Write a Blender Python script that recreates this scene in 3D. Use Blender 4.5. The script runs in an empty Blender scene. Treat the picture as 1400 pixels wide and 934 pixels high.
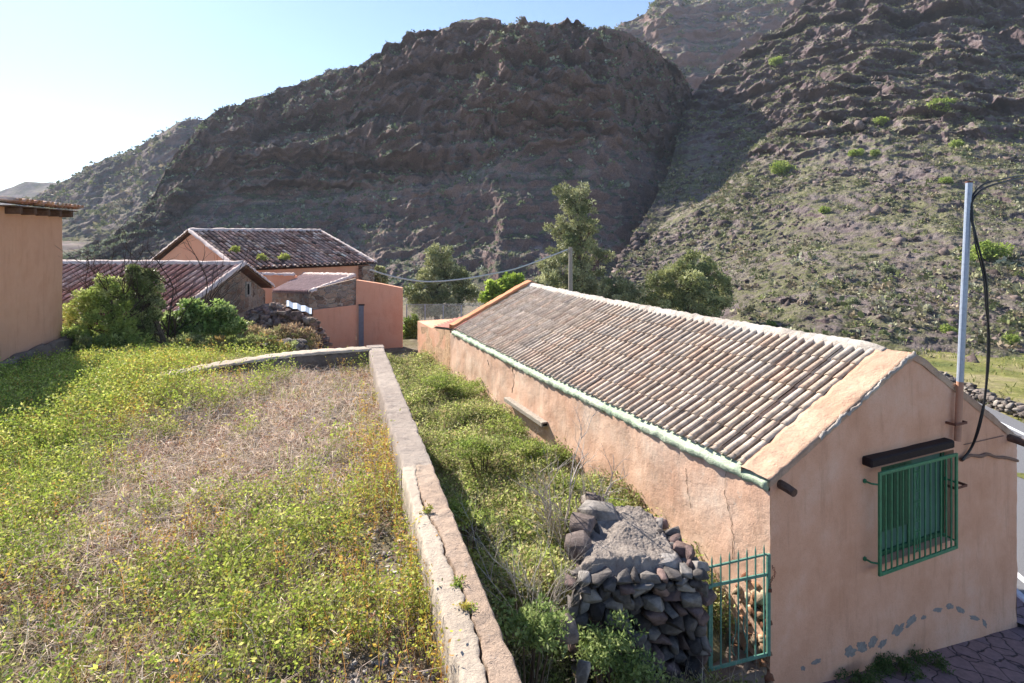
import bpy, bmesh, math, random
import numpy as np
from mathutils import Vector, Matrix
random.seed(7); rng = np.random.default_rng(11)
SC = bpy.context.scene; COL = SC.collection
R = math.radians
F = 800.0; CX = 700.0; HY = 320.0       # reference camera: focal length and horizon in photo pixels (1400 wide)

def at(px, py, Y): return Vector(((px-CX)/F*Y, Y, -(py-HY)/F*Y))
# ------------------------------------------------------------------ noise
_p = np.random.default_rng(5).permutation(256); _p = np.concatenate([_p, _p, _p])
_g = np.array([[1,1,0],[-1,1,0],[1,-1,0],[-1,-1,0],[1,0,1],[-1,0,1],[1,0,-1],[-1,0,-1],[0,1,1],[0,-1,1],[0,1,-1],[0,-1,-1],[1,1,0],[0,-1,1],[-1,1,0],[0,-1,-1]], float)
def noise(x, y, z):
    x, y, z = np.broadcast_arrays(np.asarray(x, float), np.asarray(y, float), np.asarray(z, float))
    xi, yi, zi = np.floor(x).astype(int), np.floor(y).astype(int), np.floor(z).astype(int)
    xf, yf, zf = x-xi, y-yi, z-zi; xi &= 255; yi &= 255; zi &= 255
    u, v, w = [t*t*t*(t*(t*6-15)+10) for t in (xf, yf, zf)]
    def g(a, b, c):
        h = _g[_p[_p[_p[xi+a]+yi+b]+zi+c] & 15]
        return h[..., 0]*(xf-a)+h[..., 1]*(yf-b)+h[..., 2]*(zf-c)
    l = lambda a, b, t: a+t*(b-a)
    return l(l(l(g(0,0,0), g(1,0,0), u), l(g(0,1,0), g(1,1,0), u), v), l(l(g(0,0,1), g(1,0,1), u), l(g(0,1,1), g(1,1,1), u), v), w)
def fbm(x, y, z, o=4, ridge=False):
    s = 0; a = 1; f = 1
    for i in range(o):
        n = noise(x*f+i*17.3, y*f-i*9.1, z*f+i*5.7)
        s = s + a*((0.5-np.abs(n))*1.4-.35 if ridge else n); a *= .5; f *= 2.03
    return s
def ss(a, b, x):
    t = np.clip((np.asarray(x, float)-a)/(b-a), 0, 1); return t*t*(3-2*t)

# ------------------------------------------------------------------ materials
def col4(c): return (c[0], c[1], c[2], 1)
class NT:
    def __init__(s, name):
        s.m = bpy.data.materials.new(name); s.m.use_nodes = True; s.t = s.m.node_tree; s.t.nodes.clear()
        s.out = s.t.nodes.new('ShaderNodeOutputMaterial'); s.tc = s.t.nodes.new('ShaderNodeTexCoord').outputs['Object']
    def n(s, ty, ins=None, **props):
        nd = s.t.nodes.new(ty)
        for k, v in props.items(): setattr(nd, k, v)
        for k, v in (ins or {}).items():
            if hasattr(v, 'is_output') or isinstance(v, bpy.types.NodeSocket): s.t.links.new(v, nd.inputs[k])
            else: nd.inputs[k].default_value = v
        return nd
    def noise(s, scale, detail=6, rough=.6, vec=None, stretch=None):
        v = vec or s.tc
        if stretch: v = s.n('ShaderNodeMapping', {'Vector': v, 'Scale': stretch}).outputs[0]
        return s.n('ShaderNodeTexNoise', {'Vector': v, 'Scale': scale, 'Detail': detail, 'Roughness': rough}).outputs['Fac']
    def ramp(s, fac, stops, interp='LINEAR'):
        nd = s.n('ShaderNodeValToRGB', {'Fac': fac}); e = nd.color_ramp.elements; nd.color_ramp.interpolation = interp
        while len(e) < len(stops): e.new(.5)
        for k, (p, c) in zip(e, stops):
            k.position = p; k.color = col4(c) if not isinstance(c, (int, float)) else (c, c, c, 1)
        return nd.outputs[0]
    def mix(s, fac, a, b, mode='MIX'):
        nd = s.n('ShaderNodeMix', data_type='RGBA', blend_type=mode)
        for i, v in ((0, fac), (6, a), (7, b)):
            if isinstance(v, bpy.types.NodeSocket): s.t.links.new(v, nd.inputs[i])
            else: nd.inputs[i].default_value = v if isinstance(v, (int, float)) and i == 0 else (col4(v) if not isinstance(v, (int, float)) else (v, v, v, 1))
        return nd.outputs[2]
    def math(s, op, a, b=0.0, c=None):
        d = {0: a, 1: b}
        if c is not None: d[2] = c
        return s.n('ShaderNodeMath', d, operation=op).outputs[0]
    def bump(s, h, strength=.5, dist=.02, nrm=None):
        d = {'Height': h, 'Strength': strength, 'Distance': dist}
        if nrm is not None: d['Normal'] = nrm
        return s.n('ShaderNodeBump', d).outputs[0]
    def done(s, color, rough=.85, normal=None, spec=.25, transl=0, metal=0):
        d = {'Base Color': color if isinstance(color, bpy.types.NodeSocket) else col4(color), 'Roughness': rough, 'Specular IOR Level': spec, 'Metallic': metal}
        if normal is not None: d['Normal'] = normal
        b = s.n('ShaderNodeBsdfPrincipled', d).outputs[0]
        if transl:
            tr = s.n('ShaderNodeBsdfTranslucent', {'Color': d['Base Color']}).outputs[0]
            b = s.n('ShaderNodeMixShader', {0: transl, 1: b, 2: tr}).outputs[0]
        s.t.links.new(b, s.out.inputs[0]); return s.m
def hexc(h):
    h = h.lstrip('#'); v = [int(h[i:i+2], 16)/255 for i in (0, 2, 4)]
    return tuple(c/12.92 if c <= .04045 else ((c+.055)/1.055)**2.4 for c in v)

def plaster(name, a, b, c, bump=.5, stain=(.25,.17,.12), stainamt=.45, fleck=.0):
    m = NT(name)
    n1 = m.noise(1.1, 7, .62); n2 = m.noise(6, 8, .7); n3 = m.noise(3.0, 8, .72, stretch=(2.2, 2.2, .35)); n4 = m.noise(60, 5, .7)
    k = m.ramp(n1, [(.32, a), (.5, b), (.68, c)])
    k = m.mix(m.ramp(n2, [(.38, 0), (.62, .45)]), k, m.mix(.5, k, a))
    k = m.mix(m.ramp(n3, [(.52, 0), (.72, stainamt)]), k, stain)
    k = m.mix(m.ramp(n4, [(.3, .3), (.5, 0)]), k, stain)
    if fleck: k = m.mix(m.ramp(m.noise(9, 9, .75), [(.60, 0), (.66, fleck)]), k, (.55, .5, .44))
    nb = m.bump(n4, bump, .012, m.bump(n2, bump, .05))
    return m.done(k, .93, nb, .1)
def attr_leaf(name, transl=.35, rough=.6, var=.25):
    m = NT(name); a = m.n('ShaderNodeAttribute', attribute_name='Col').outputs['Color']
    return m.done(a, rough, None, .25, transl)
def attr_solid(name, rough=.9, bump=.4, scale=30, var=.35, spec=.15):
    m = NT(name); a = m.n('ShaderNodeAttribute', attribute_name='Col').outputs['Color']
    n = m.noise(scale, 6, .7); n2 = m.noise(scale*.2, 6, .65)
    k = m.mix(1.0, a, m.ramp(n2, [(.3, 1-var), (.7, 1+var*.3)]), 'MULTIPLY')
    k = m.mix(1.0, k, m.ramp(n, [(.3, 1-var*.8), (.6, 1.0)]), 'MULTIPLY')
    return m.done(k, rough, m.bump(n, bump, .02), spec)
def plain(name, c, rough=.6, metal=0, var=.25, scale=8, bump=.15, spec=.4, stretch=None):
    m = NT(name); n = m.noise(scale, 7, .65, stretch=stretch)
    k = m.mix(1.0, c, m.ramp(n, [(.3, 1-var), (.7, 1+var*.4)]), 'MULTIPLY')
    return m.done(k, rough, m.bump(n, bump, .01), spec, 0, metal)
def stonewall_mat(name, scale=4.5, cols=None, mortar=(.44,.36,.29)):
    m = NT(name); cols = cols or [(.17,.12,.09), (.38,.25,.18), (.46,.35,.26), (.28,.23,.20)]
    nv = m.noise(2.0, 3, .5)
    vv = m.n('ShaderNodeMapping', {'Vector': m.tc, 'Scale': (1, 1, 1.5)}).outputs[0]
    vv = m.n('ShaderNodeVectorMath', {0: vv, 1: m.n('ShaderNodeVectorMath', {0: m.n('ShaderNodeTexNoise', {'Vector': m.tc, 'Scale': 4.0, 'Detail': 3}).outputs['Color'], 3: .35}, operation='SCALE').outputs[0]}, operation='ADD').outputs[0]
    e = m.n('ShaderNodeTexVoronoi', {'Vector': vv, 'Scale': scale}, feature='DISTANCE_TO_EDGE').outputs['Distance']
    c = m.n('ShaderNodeTexVoronoi', {'Vector': vv, 'Scale': scale}).outputs['Color']
    sep = m.n('ShaderNodeSeparateColor', {0: c}).outputs[0]
    k = m.ramp(sep, [(0, cols[0]), (.35, cols[1]), (.65, cols[2]), (1, cols[3])])
    n = m.noise(25, 7, .7); k = m.mix(1.0, k, m.ramp(n, [(.3, .55), (.7, 1.15)]), 'MULTIPLY')
    ed = m.ramp(e, [(.02, 0), (.09, 1)])
    k = m.mix(ed, mortar, k)
    return m.done(k, .95, m.bump(n, .5, .02, m.bump(ed, .9, .05)), .1)

# ------------------------------------------------------------------ object helpers
def tag(o, label=None, cat=None, group=None, kind=None):
    if label: o['label'] = label
    if cat: o['category'] = cat
    if group: o['group'] = group
    if kind: o['kind'] = kind
    return o
def empty(name, loc, label, cat, group=None):
    o = bpy.data.objects.new(name, None); COL.objects.link(o); o.location = loc; o.empty_display_size = .2
    return tag(o, label, cat, group)
def link(name, me, mat, parent=None, smooth=False, loc=None):
    """link a mesh given in world coordinates, keeping world position under its parent"""
    o = bpy.data.objects.new(name, me); COL.objects.link(o)
    if mat: me.materials.append(mat)
    if smooth: me.polygons.foreach_set('use_smooth', [True]*len(me.polygons))
    if parent is not None:
        o.parent = parent
        p = Vector((0, 0, 0)); q = parent
        while q is not None: p += q.location; q = q.parent
        me.transform(Matrix.Translation(-p))
    elif loc is not None:
        me.transform(Matrix.Translation(-Vector(loc))); o.location = loc
    return o
def npmesh(name, V, Fq, mat, parent=None, col=None, smooth=False, loc=None):
    V = np.ascontiguousarray(V, dtype=np.float32); Fq = np.ascontiguousarray(Fq, dtype=np.int32)
    me = bpy.data.meshes.new(name); k = Fq.shape[1]; nf = len(Fq)
    me.vertices.add(len(V)); me.vertices.foreach_set('co', V.ravel())
    me.loops.add(nf*k); me.loops.foreach_set('vertex_index', Fq.ravel())
    me.polygons.add(nf); me.polygons.foreach_set('loop_start', np.arange(0, nf*k, k, dtype=np.int32))
    if smooth: me.polygons.foreach_set('use_smooth', np.ones(nf, dtype=bool))
    me.update(calc_edges=True)
    if col is not None:
        a = me.color_attributes.new('Col', 'FLOAT_COLOR', 'POINT')
        c = np.ones((len(V), 4), np.float32); c[:, :3] = col; a.data.foreach_set('color', c.ravel())
    return link(name, me, mat, parent, False, loc)
class MB:
    """collects quads/boxes/tubes of ONE object"""
    def __init__(s): s.v = []; s.f = []; s.c = []
    def add(s, vs, fs, c=(1, 1, 1)):
        b = len(s.v); s.v += [tuple(v) for v in vs]; s.f += [tuple(i+b for i in f) for f in fs]; s.c += [c]*len(vs)
    def box(s, o, ax, ay, az, c=(1, 1, 1)):     # o = corner, three edge vectors
        o = Vector(o); ax = Vector(ax); ay = Vector(ay); az = Vector(az)
        vs = [o, o+ax, o+ax+ay, o+ay, o+az, o+ax+az, o+ax+ay+az, o+ay+az]
        s.add(vs, [(0,3,2,1), (4,5,6,7), (0,1,5,4), (1,2,6,5), (2,3,7,6), (3,0,4,7)], c)
    def tube(s, pts, r, n=8, c=(1, 1, 1), cap=True):
        pts = [Vector(p) for p in pts]; rs = r if isinstance(r, (list, tuple)) else [r]*len(pts); vs = []
        up = Vector((.13, .21, 1)).normalized()
        for i, p in enumerate(pts):
            d = (pts[min(i+1, len(pts)-1)]-pts[max(i-1, 0)])
            d = d.normalized() if d.length > 1e-9 else Vector((0, 0, 1))
            a = d.cross(up); 
            if a.length < .15: a = d.cross(Vector((1, .1, 0)))
            a.normalize(); b = d.cross(a)
            for k in range(n):
                t = 2*math.pi*k/n; vs.append(p+(a*math.cos(t)+b*math.sin(t))*rs[i])
        fs = [(i*n+k, i*n+(k+1) % n, (i+1)*n+(k+1) % n, (i+1)*n+k) for i in range(len(pts)-1) for k in range(n)]
        if cap: fs += [tuple(range(n))[::-1], tuple(range((len(pts)-1)*n, len(pts)*n))]
        s.add(vs, fs, c)
    def obj(s, name, mat, parent=None, smooth=False, bevel=0, loc=None, jitter=0, sub=0):
        me = bpy.data.meshes.new(name); me.from_pydata(s.v, [], s.f); me.update()
        a = me.color_attributes.new('Col', 'FLOAT_COLOR', 'POINT')
        a.data.foreach_set('color', np.array([list(c)+[1] for c in s.c], np.float32).ravel())
        if bevel or sub or jitter:
            bm = bmesh.new(); bm.from_mesh(me)
            if bevel: bmesh.ops.bevel(bm, geom=bm.edges[:], offset=bevel, segments=1, affect='EDGES', clamp_overlap=True)
            if sub: bmesh.ops.subdivide_edges(bm, edges=bm.edges[:], cuts=sub, use_grid_fill=True)
            if jitter:
                for v in bm.verts:
                    q = v.co*6; n_ = Vector((float(noise(q.x, q.y, q.z)), float(noise(q.x+31, q.y, q.z)), float(noise(q.x, q.y+57, q.z))))
                    v.co += n_*jitter
            bm.to_mesh(me); bm.free()
        return link(name, me, mat, parent, smooth, loc)
def grid_faces(nr, nc):
    i = np.arange((nr-1)*(nc-1)); r = i//(nc-1); c = i % (nc-1); a = r*nc+c
    return np.stack([a, a+1, a+nc+1, a+nc], 1)
def rock_arrays(centers, sizes, cols, seed=3, sub=2, amp=.35, squash=None, yaw=None):
    """displaced icospheres, one mesh"""
    bm = bmesh.new(); bmesh.ops.create_icosphere(bm, subdivisions=sub, radius=1)
    B = np.array([v.co[:] for v in bm.verts]); Fc = np.array([[v.index for v in f.verts] for f in bm.faces]); bm.free()
    Vs = []; Fs = []; Cs = []; rr = np.random.default_rng(seed)
    for i, (c, s) in enumerate(zip(centers, sizes)):
        o = rr.random(3)*50; s = np.array([s]*3 if np.isscalar(s) else s, float)
        r = 1+amp*fbm(B[:, 0]*1.1+o[0], B[:, 1]*1.1+o[1], B[:, 2]*1.1+o[2], 3)*1.6
        P = B*(1+.10*(r[:, None]-1)) if sub > 1 else B*r[:, None]
        if sub > 1:
            for q in range(11):
                nq = unit(rr.normal(size=3)*np.array([1, 1, .8])); P = P-nq*np.maximum(0, P@nq-rr.uniform(.36, .66))[:, None]
            P = P*1.36*(1+.10*fbm(B[:, 0]*3+o[0], B[:, 1]*3+o[1], B[:, 2]*3+o[2], 2))[:, None]
        P = P*s*1.1
        t = rr.random()*6.28; M = np.array([[math.cos(t), -math.sin(t), 0], [math.sin(t), math.cos(t), 0], [0, 0, 1]])
        if yaw is None: P = P@M.T
        Fs.append(Fc+len(B)*i); Vs.append(P+np.array(c)); Cs.append(np.tile(np.array(cols[i]), (len(B), 1)))
    return np.concatenate(Vs), np.concatenate(Fs), np.concatenate(Cs)
def hull_rocks(centers, sizes, cols, seed=3, npts=15):
    rr = np.random.default_rng(seed); Vs = []; Fs = []; Cs = []; b = 0
    for c, s, co in zip(centers, sizes, cols):
        u = rr.normal(size=(npts, 3)); u /= np.linalg.norm(u, axis=1)[:, None]; u = np.sign(u)*np.abs(u)**.62*rr.uniform(.82, 1.1, (npts, 1)); u = u*np.array(s)*1.05
        a = rr.uniform(-.35, .35); t = rr.uniform(-.25, .25); u = u@np.array([[math.cos(a), 0, math.sin(a)], [0, 1, 0], [-math.sin(a), 0, math.cos(a)]])@np.array([[math.cos(t), -math.sin(t), 0], [math.sin(t), math.cos(t), 0], [0, 0, 1]])
        bm = bmesh.new(); vs = [bm.verts.new(p) for p in u]; r = bmesh.ops.convex_hull(bm, input=vs)
        bmesh.ops.delete(bm, geom=[v for v in bm.verts if not v.link_faces], context='VERTS')
        bmesh.ops.bevel(bm, geom=bm.edges[:], offset=min(s)*.10, segments=1, affect='EDGES', clamp_overlap=True); bmesh.ops.triangulate(bm, faces=bm.faces[:]); bm.verts.index_update()
        V = np.array([v.co[:] for v in bm.verts]); Fq = np.array([[v.index for v in f.verts] for f in bm.faces]); bm.free()
        Vs.append(V+np.array(c)); Fs.append(Fq+b); Cs.append(np.tile(np.array(co), (len(V), 1))); b += len(V)
    return np.concatenate(Vs), np.concatenate(Fs), np.concatenate(Cs)
def unit(a): return a/np.maximum(np.linalg.norm(a, axis=-1, keepdims=True), 1e-9)
def leaf_arrays(P, D, L, W, C, flat=.3, rr=rng):
    """diamond leaves: base P, direction D, length L, width W, colour C"""
    n = len(P); D = unit(D); q = rr.normal(size=(n, 3)); q[:, 2] *= flat; S = unit(np.cross(D, q))
    L = np.broadcast_to(L, n)[:, None]; W = np.broadcast_to(W, n)[:, None]
    m = P+D*L*.45; V = np.stack([P, m-S*W*.5, P+D*L, m+S*W*.5], 1).reshape(-1, 3)
    return V, np.arange(4*n).reshape(n, 4), np.repeat(C, 4, axis=0)
def blade_arrays(P, D, L, W, C, bend=.5, rr=rng):
    """grass blades of two quads, curving over"""
    n = len(P); D = unit(D); h = rr.normal(size=(n, 3)); h[:, 2] = 0; h = unit(h); S = unit(np.cross(D, h)+1e-6)
    L = np.broadcast_to(L, n)[:, None]; W = np.broadcast_to(W, n)[:, None]
    a = P; b = P+D*L*.55; c = P+D*L*.9+h*L*bend; c[:, 2] -= (L*bend*.35)[:, 0]
    V = np.stack([a-S*W*.5, a+S*W*.5, b+S*W*.45, b-S*W*.45, c+S*W*.08, c-S*W*.08], 1).reshape(-1, 3)
    i = np.arange(n)*6; Fq = np.concatenate([np.stack([i, i+1, i+2, i+3], 1), np.stack([i+3, i+2, i+4, i+5], 1)])
    return V, Fq, np.repeat(C, 6, axis=0)
def merge(parts):
    Vs = []; Fs = []; Cs = []; b = 0
    for V, Fq, C in parts: Vs.append(V); Fs.append(Fq+b); Cs.append(C); b += len(V)
    return np.concatenate(Vs), np.concatenate(Fs), np.concatenate(Cs)
def pal(cols, n, rr=rng, v=.18, w=None):
    c = np.array(cols)[rr.choice(len(cols), n, p=w)]
    return c*(1+rr.normal(size=(n, 1))*v).clip(.5, 1.6)

# ------------------------------------------------------------------ frames of reference
# long house: corner P0, u along its length (away from camera), v along its gable
A = R(24.0); U = Vector((-math.sin(A), math.cos(A), 0)); W_ = Vector((math.cos(A), math.sin(A), 0)); P0 = Vector((.44125*7, 7, 0))
def HP(s, t, z): return P0+U*s+W_*t+Vector((0, 0, z))
def gable_pt(px, py, off=0.0):       # point of the gable wall's plane seen at a photo pixel -> (t, z)
    k = (px-CX)/F; ox = P0-U*off; t = (k*ox.y-ox.x)/(W_.x-k*W_.y); Y = ox.y+W_.y*t
    return t, -(py-HY)/F*Y
def side_pt(px, py):
    k = (px-CX)/F; s = (k*P0.y-P0.x)/(U.x-k*U.y); Y = P0.y+U.y*s
    return s, -(py-HY)/F*Y
# terrace parapet: right edge line
B_ = R(16.7); PD = Vector((-math.sin(B_), math.cos(B_), 0)); PN = Vector((math.cos(B_), math.sin(B_), 0))
PE = Vector((-2.6, 11.87, 0)); HPAR = -2.3
def db(x, y):
    dx = x-PE.x; dy = y-PE.y; return dx*PN.x+dy*PN.y, dx*PD.x+dy*PD.y
def H(x, y):
    """ground height"""
    x = np.asarray(x, float); y = np.asarray(y, float); d, b = db(x, y)
    zt = -2.64+.22*np.exp(-((x+5.6)**2+(y-9.6)**2)/3.0)+.05*fbm(x*.9, y*.9, 0, 3)-.02*np.clip(-d-4, 0, 5)
    zt = zt-2.0*ss(12.2, 21, y)*ss(-13, -7, x)-2.0*ss(16, 24, y)*(1-ss(-13, -7, x))
    # right of the parapet, in the house frame
    hx = x-P0.x; hy = y-P0.y; s = hx*U.x+hy*U.y; t = hx*W_.x+hy*W_.y
    zg = -4.72+.1*fbm(x*.8, y*.8, 3, 3)+.25*ss(-2.5, -5, t)
    zfront = -5.32-.13*np.clip(t, -1.2, 5.6)-.55*ss(-.3, .1, t)*(1-ss(.3, .8, s))
    zr = zfront+(zg-zfront)*ss(.15, 1.5, s)
    lo = -6.75
    zr = zr+(lo-zr)*ss(5.0, 5.6, t)*ss(-.6, -.2, s) if False else np.where((s > -.2) & (t > 3), lo, zr)
    z = np.where(d > 0, zr, zt)
    k = ss(-.3, 1.2, b)*ss(-6, .3, d)          # beyond the parapet end the two levels merge
    z = np.where(b > .3, np.where(d > 0, zr, zt+(-4.6-zt)*np.clip(ss(.3, 3.5, b)*ss(-5, .5, d), 0, 1)), z)
    far = -7.0-7.5*ss(45, 130, y)*(1-ss(10, 45, x-.35*y))
    z = z+(far-z)*ss(25, 42, y+.0*x)
    z = np.where((t > 5.0) & (y <= 25), lo-.9*ss(19, 30, y), z)
    z = np.where((t > 5.0) & (y > 25), np.minimum(-6.85, z), z)
    return z
def Hf(x, y): return float(H(x, y))

# ================================================================== MATERIALS
M = {}
M['long_wall'] = plaster('sunlit rough orange plaster', hexc('#cfa58c'), hexc('#dcb9a1'), hexc('#e6cfbb'), .4, hexc('#a98570'), .5, .5)
M['gable'] = plaster('orange plaster gable', hexc('#d09d7e'), hexc('#dcab8e'), hexc('#e2bba2'), .4, hexc('#a87c5e'), .4, .06)
M['coping'] = plaster('weathered plaster coping', hexc('#b8957c'), hexc('#c9a78e'), hexc('#d4bba0'), 1.0, hexc('#847366'), .65, .5)
M['coping_red'] = plaster('terracotta coping', hexc('#c0805f'), hexc('#cf8f6a'), hexc('#d59b78'), .5)
M['orange'] = plaster('orange painted wall', hexc('#d99c7f'), hexc('#dfa78a'), hexc('#dca88e'), .25, hexc('#b87c5e'), .35)
M['bright_orange'] = plaster('bright orange painted wall', hexc('#dc9c7e'), hexc('#e2a888'), hexc('#dfa88c'), .25, hexc('#e8bfa4'), .4)
M['left_wall'] = plaster('pale orange plaster', hexc('#cf9d7e'), hexc('#d9a98b'), hexc('#d5a486'), .35, hexc('#bb8a6c'), .45)
M['mint'] = plaster('mint green painted mortar', hexc('#adbfa4'), hexc('#bdcab0'), hexc('#cecfbc'), .9, hexc('#77806c'), .6, .5)
M['white_mortar'] = plaster('white ridge mortar', hexc('#a99c90'), hexc('#c6bcb0'), hexc('#d6cfc5'), 1.1, hexc('#6e625a'), .7, .3)
M['rubble'] = plaster('exposed rubble plaster', hexc('#b98d6c'), hexc('#d6b493'), hexc('#a98770'), 1.0, hexc('#6a4c3c'), .8, .6)
M['cap_smooth'] = plaster('smooth pale concrete', hexc('#a99b8b'), hexc('#b9aa99'), hexc('#c5b7a5'), .7, hexc('#82776d'), .5, .2)
M['cap_pink'] = plaster('worn pink concrete', hexc('#af9986'), hexc('#bfa793'), hexc('#c2ae9b'), 1.2, hexc('#84766c'), .65, .55)
M['cap_grey'] = plaster('rough grey pink concrete', hexc('#a09288'), hexc('#b0a296'), hexc('#beb0a2'), 1.3, hexc('#6e6560'), .7, .6)
M['cement'] = plain('bare grey cement', hexc('#8f8983'), .95, var=.3, scale=20, bump=.4, spec=.1)
M['dark'] = plain('dark gap', (.012, .01, .009), .95, spec=.05)
M['green'] = plain('green painted iron', hexc('#3f8058'), .45, var=.35, scale=14, bump=.2)
M['gate_green'] = plain('faded green painted iron', hexc('#5b8a7a'), .5, var=.35, scale=22, bump=.25)
M['shutter'] = plain('green painted shutter', hexc('#1f5a3a'), .5, var=.3, scale=10)
M['glass'] = plain('window pane', (.10, .14, .15), .08, var=.3, scale=2, bump=.0, spec=.9)
M['curtain'] = plain('blue grey curtain', hexc('#4f7466'), .8, var=.3, scale=6, stretch=(1, 1, .1))
M['lintel'] = plain('dark varnished wood', (.02, .011, .012), .65, var=.5, scale=16, bump=.5, spec=.2, stretch=(1, 1, 6))
M['beam'] = plain('weathered beam', (.13, .07, .045), .8, var=.5, scale=18, bump=.5)
M['old_wood'] = plain('silver grey wood', hexc('#a59c90'), .9, var=.45, scale=18, bump=.5, spec=.1)
M['galv'] = plain('galvanised pipe', hexc('#9fa9b8'), .42, metal=.35, var=.2, scale=20)
M['pipe_paint'] = plain('wall coloured pipe', hexc('#b98a70'), .7)
M['rust'] = plain('rusty bracket', (.16, .06, .035), .8, scale=30)
M['black'] = plain('black rubber cable', (.012, .012, .014), .45)
M['cable_grey'] = plain('pale cable', (.6, .58, .55), .6)
M['vine'] = plain('dry brown conduit', (.22, .13, .09), .9, scale=30, bump=.5)
M['tile'] = attr_solid('weathered clay tile', .9, .5, 26, .45)
M['tile_far'] = attr_solid('clay tile', .9, .3, 14, .35)
M['stone'] = attr_solid('volcanic stone', .95, .8, 14, .6)
M['pebble'] = attr_solid('pebble', .95, .4, 40, .4)
M['stonewall'] = stonewall_mat('rubble masonry', 3.2)
M['stonewall_dark'] = stonewall_mat('dark dry stone', 3.6, [(.07,.05,.045), (.14,.085,.07), (.18,.12,.10), (.10,.09,.085)], (.05,.04,.035))
M['plinth'] = plaster('grey brown rubble plinth', (.13,.10,.08), (.2,.155,.125), (.27,.22,.18), 1.0, (.07,.055,.045), .6)
M['leaf'] = attr_leaf('green leaf', .42); M['leaf_dense'] = attr_leaf('tree leaf', .25, .5); M['straw'] = attr_leaf('straw', .3, .7); M['scrub'] = attr_leaf('scrub leaf', .15, .8)
M['bark'] = plain('bark', (.13, .095, .07), .95, var=.5, scale=12, bump=.6, spec=.05)
M['twig'] = plain('bare grey twig', (.50, .44, .38), .95, var=.4, scale=20, spec=.05)
M['darktwig'] = plain('dark bare twig', (.07, .05, .045), .95, spec=.05)
M['pole_wood'] = plain('grey wooden pole', hexc('#a0978c'), .9, var=.3, scale=14)
M['sheet'] = plain('galvanised roofing sheet', hexc('#a9b6c6'), .45, metal=.2, scale=4)
M['door_grey'] = plain('grey painted door', hexc('#7f7f88'), .7)
M['white'] = plain('white road paint', (.75, .75, .75), .7, scale=9)
M['kerb'] = plain('pale concrete kerb', hexc('#c9ccd4'), .8, scale=9)
M['asphalt'] = plain('asphalt', (.16, .16, .17), .9, scale=60, var=.4, bump=.4)
M['wire'] = plain('galvanised wire', (.3, .31, .32), .5, metal=.5)
def ground_mat():
    m = NT('dry dirt'); n1 = m.noise(.7, 6, .6); n2 = m.noise(5, 8, .7); n3 = m.noise(45, 6, .75)
    k = m.ramp(n2, [(.3, (.09, .065, .045)), (.5, (.2, .155, .115)), (.7, (.32, .27, .22))])
    k = m.mix(m.ramp(n1, [(.42, 0), (.6, .6)]), k, (.12, .12, .045))
    k = m.mix(1.0, k, m.ramp(n3, [(.3, .5), (.65, 1.25)]), 'MULTIPLY')
    return m.done(k, .95, m.bump(n3, .9, .02, m.bump(n2, .8, .06)), .1)
M['ground'] = ground_mat()
def field_mat():
    m = NT('green valley floor'); n1 = m.noise(.35, 6, .65); n2 = m.noise(3, 8, .75)
    k = m.ramp(n1, [(.35, (.11, .13, .045)), (.5, (.19, .19, .06)), (.62, (.28, .24, .13))])
    k = m.mix(1.0, k, m.ramp(n2, [(.3, .5), (.65, 1.2)]), 'MULTIPLY')
    return m.done(k, .95, m.bump(n2, .8, .1), .1)
M['field'] = field_mat()
def path_mat():
    m = NT('pale trodden path'); n2 = m.noise(9, 8, .75)
    return m.done(m.ramp(n2, [(.3, (.25, .22, .18)), (.7, (.55, .5, .43))]), .95, m.bump(n2, .6, .02), .1)
M['path'] = path_mat()
def pavement_mat():
    m = NT('stamped purple paving')
    w = m.n('ShaderNodeVectorMath', {0: m.tc, 1: m.n('ShaderNodeVectorMath', {0: m.n('ShaderNodeTexNoise', {'Vector': m.tc, 'Scale': 6.0, 'Detail': 3}).outputs['Color'], 3: .12}, operation='SCALE').outputs[0]}, operation='ADD').outputs[0]
    e = m.n('ShaderNodeTexVoronoi', {'Vector': w, 'Scale': 3.0}, feature='DISTANCE_TO_EDGE').outputs['Distance']
    c = m.n('ShaderNodeSeparateColor', {0: m.n('ShaderNodeTexVoronoi', {'Vector': w, 'Scale': 3.0}).outputs['Color']}).outputs[0]
    n = m.noise(12, 8, .7)
    k = m.ramp(c, [(0, (.19, .125, .135)), (.5, (.26, .17, .165)), (1, (.22, .155, .17))])
    k = m.mix(1.0, k, m.ramp(n, [(.3, .65), (.7, 1.15)]), 'MULTIPLY')
    ed = m.ramp(e, [(.008, 0), (.035, 1)]); k = m.mix(ed, (.035, .025, .03), k)
    return m.done(k, .75, m.bump(n, .3, .01, m.bump(ed, .8, .015)), .3)
M['paving'] = pavement_mat()
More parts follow.
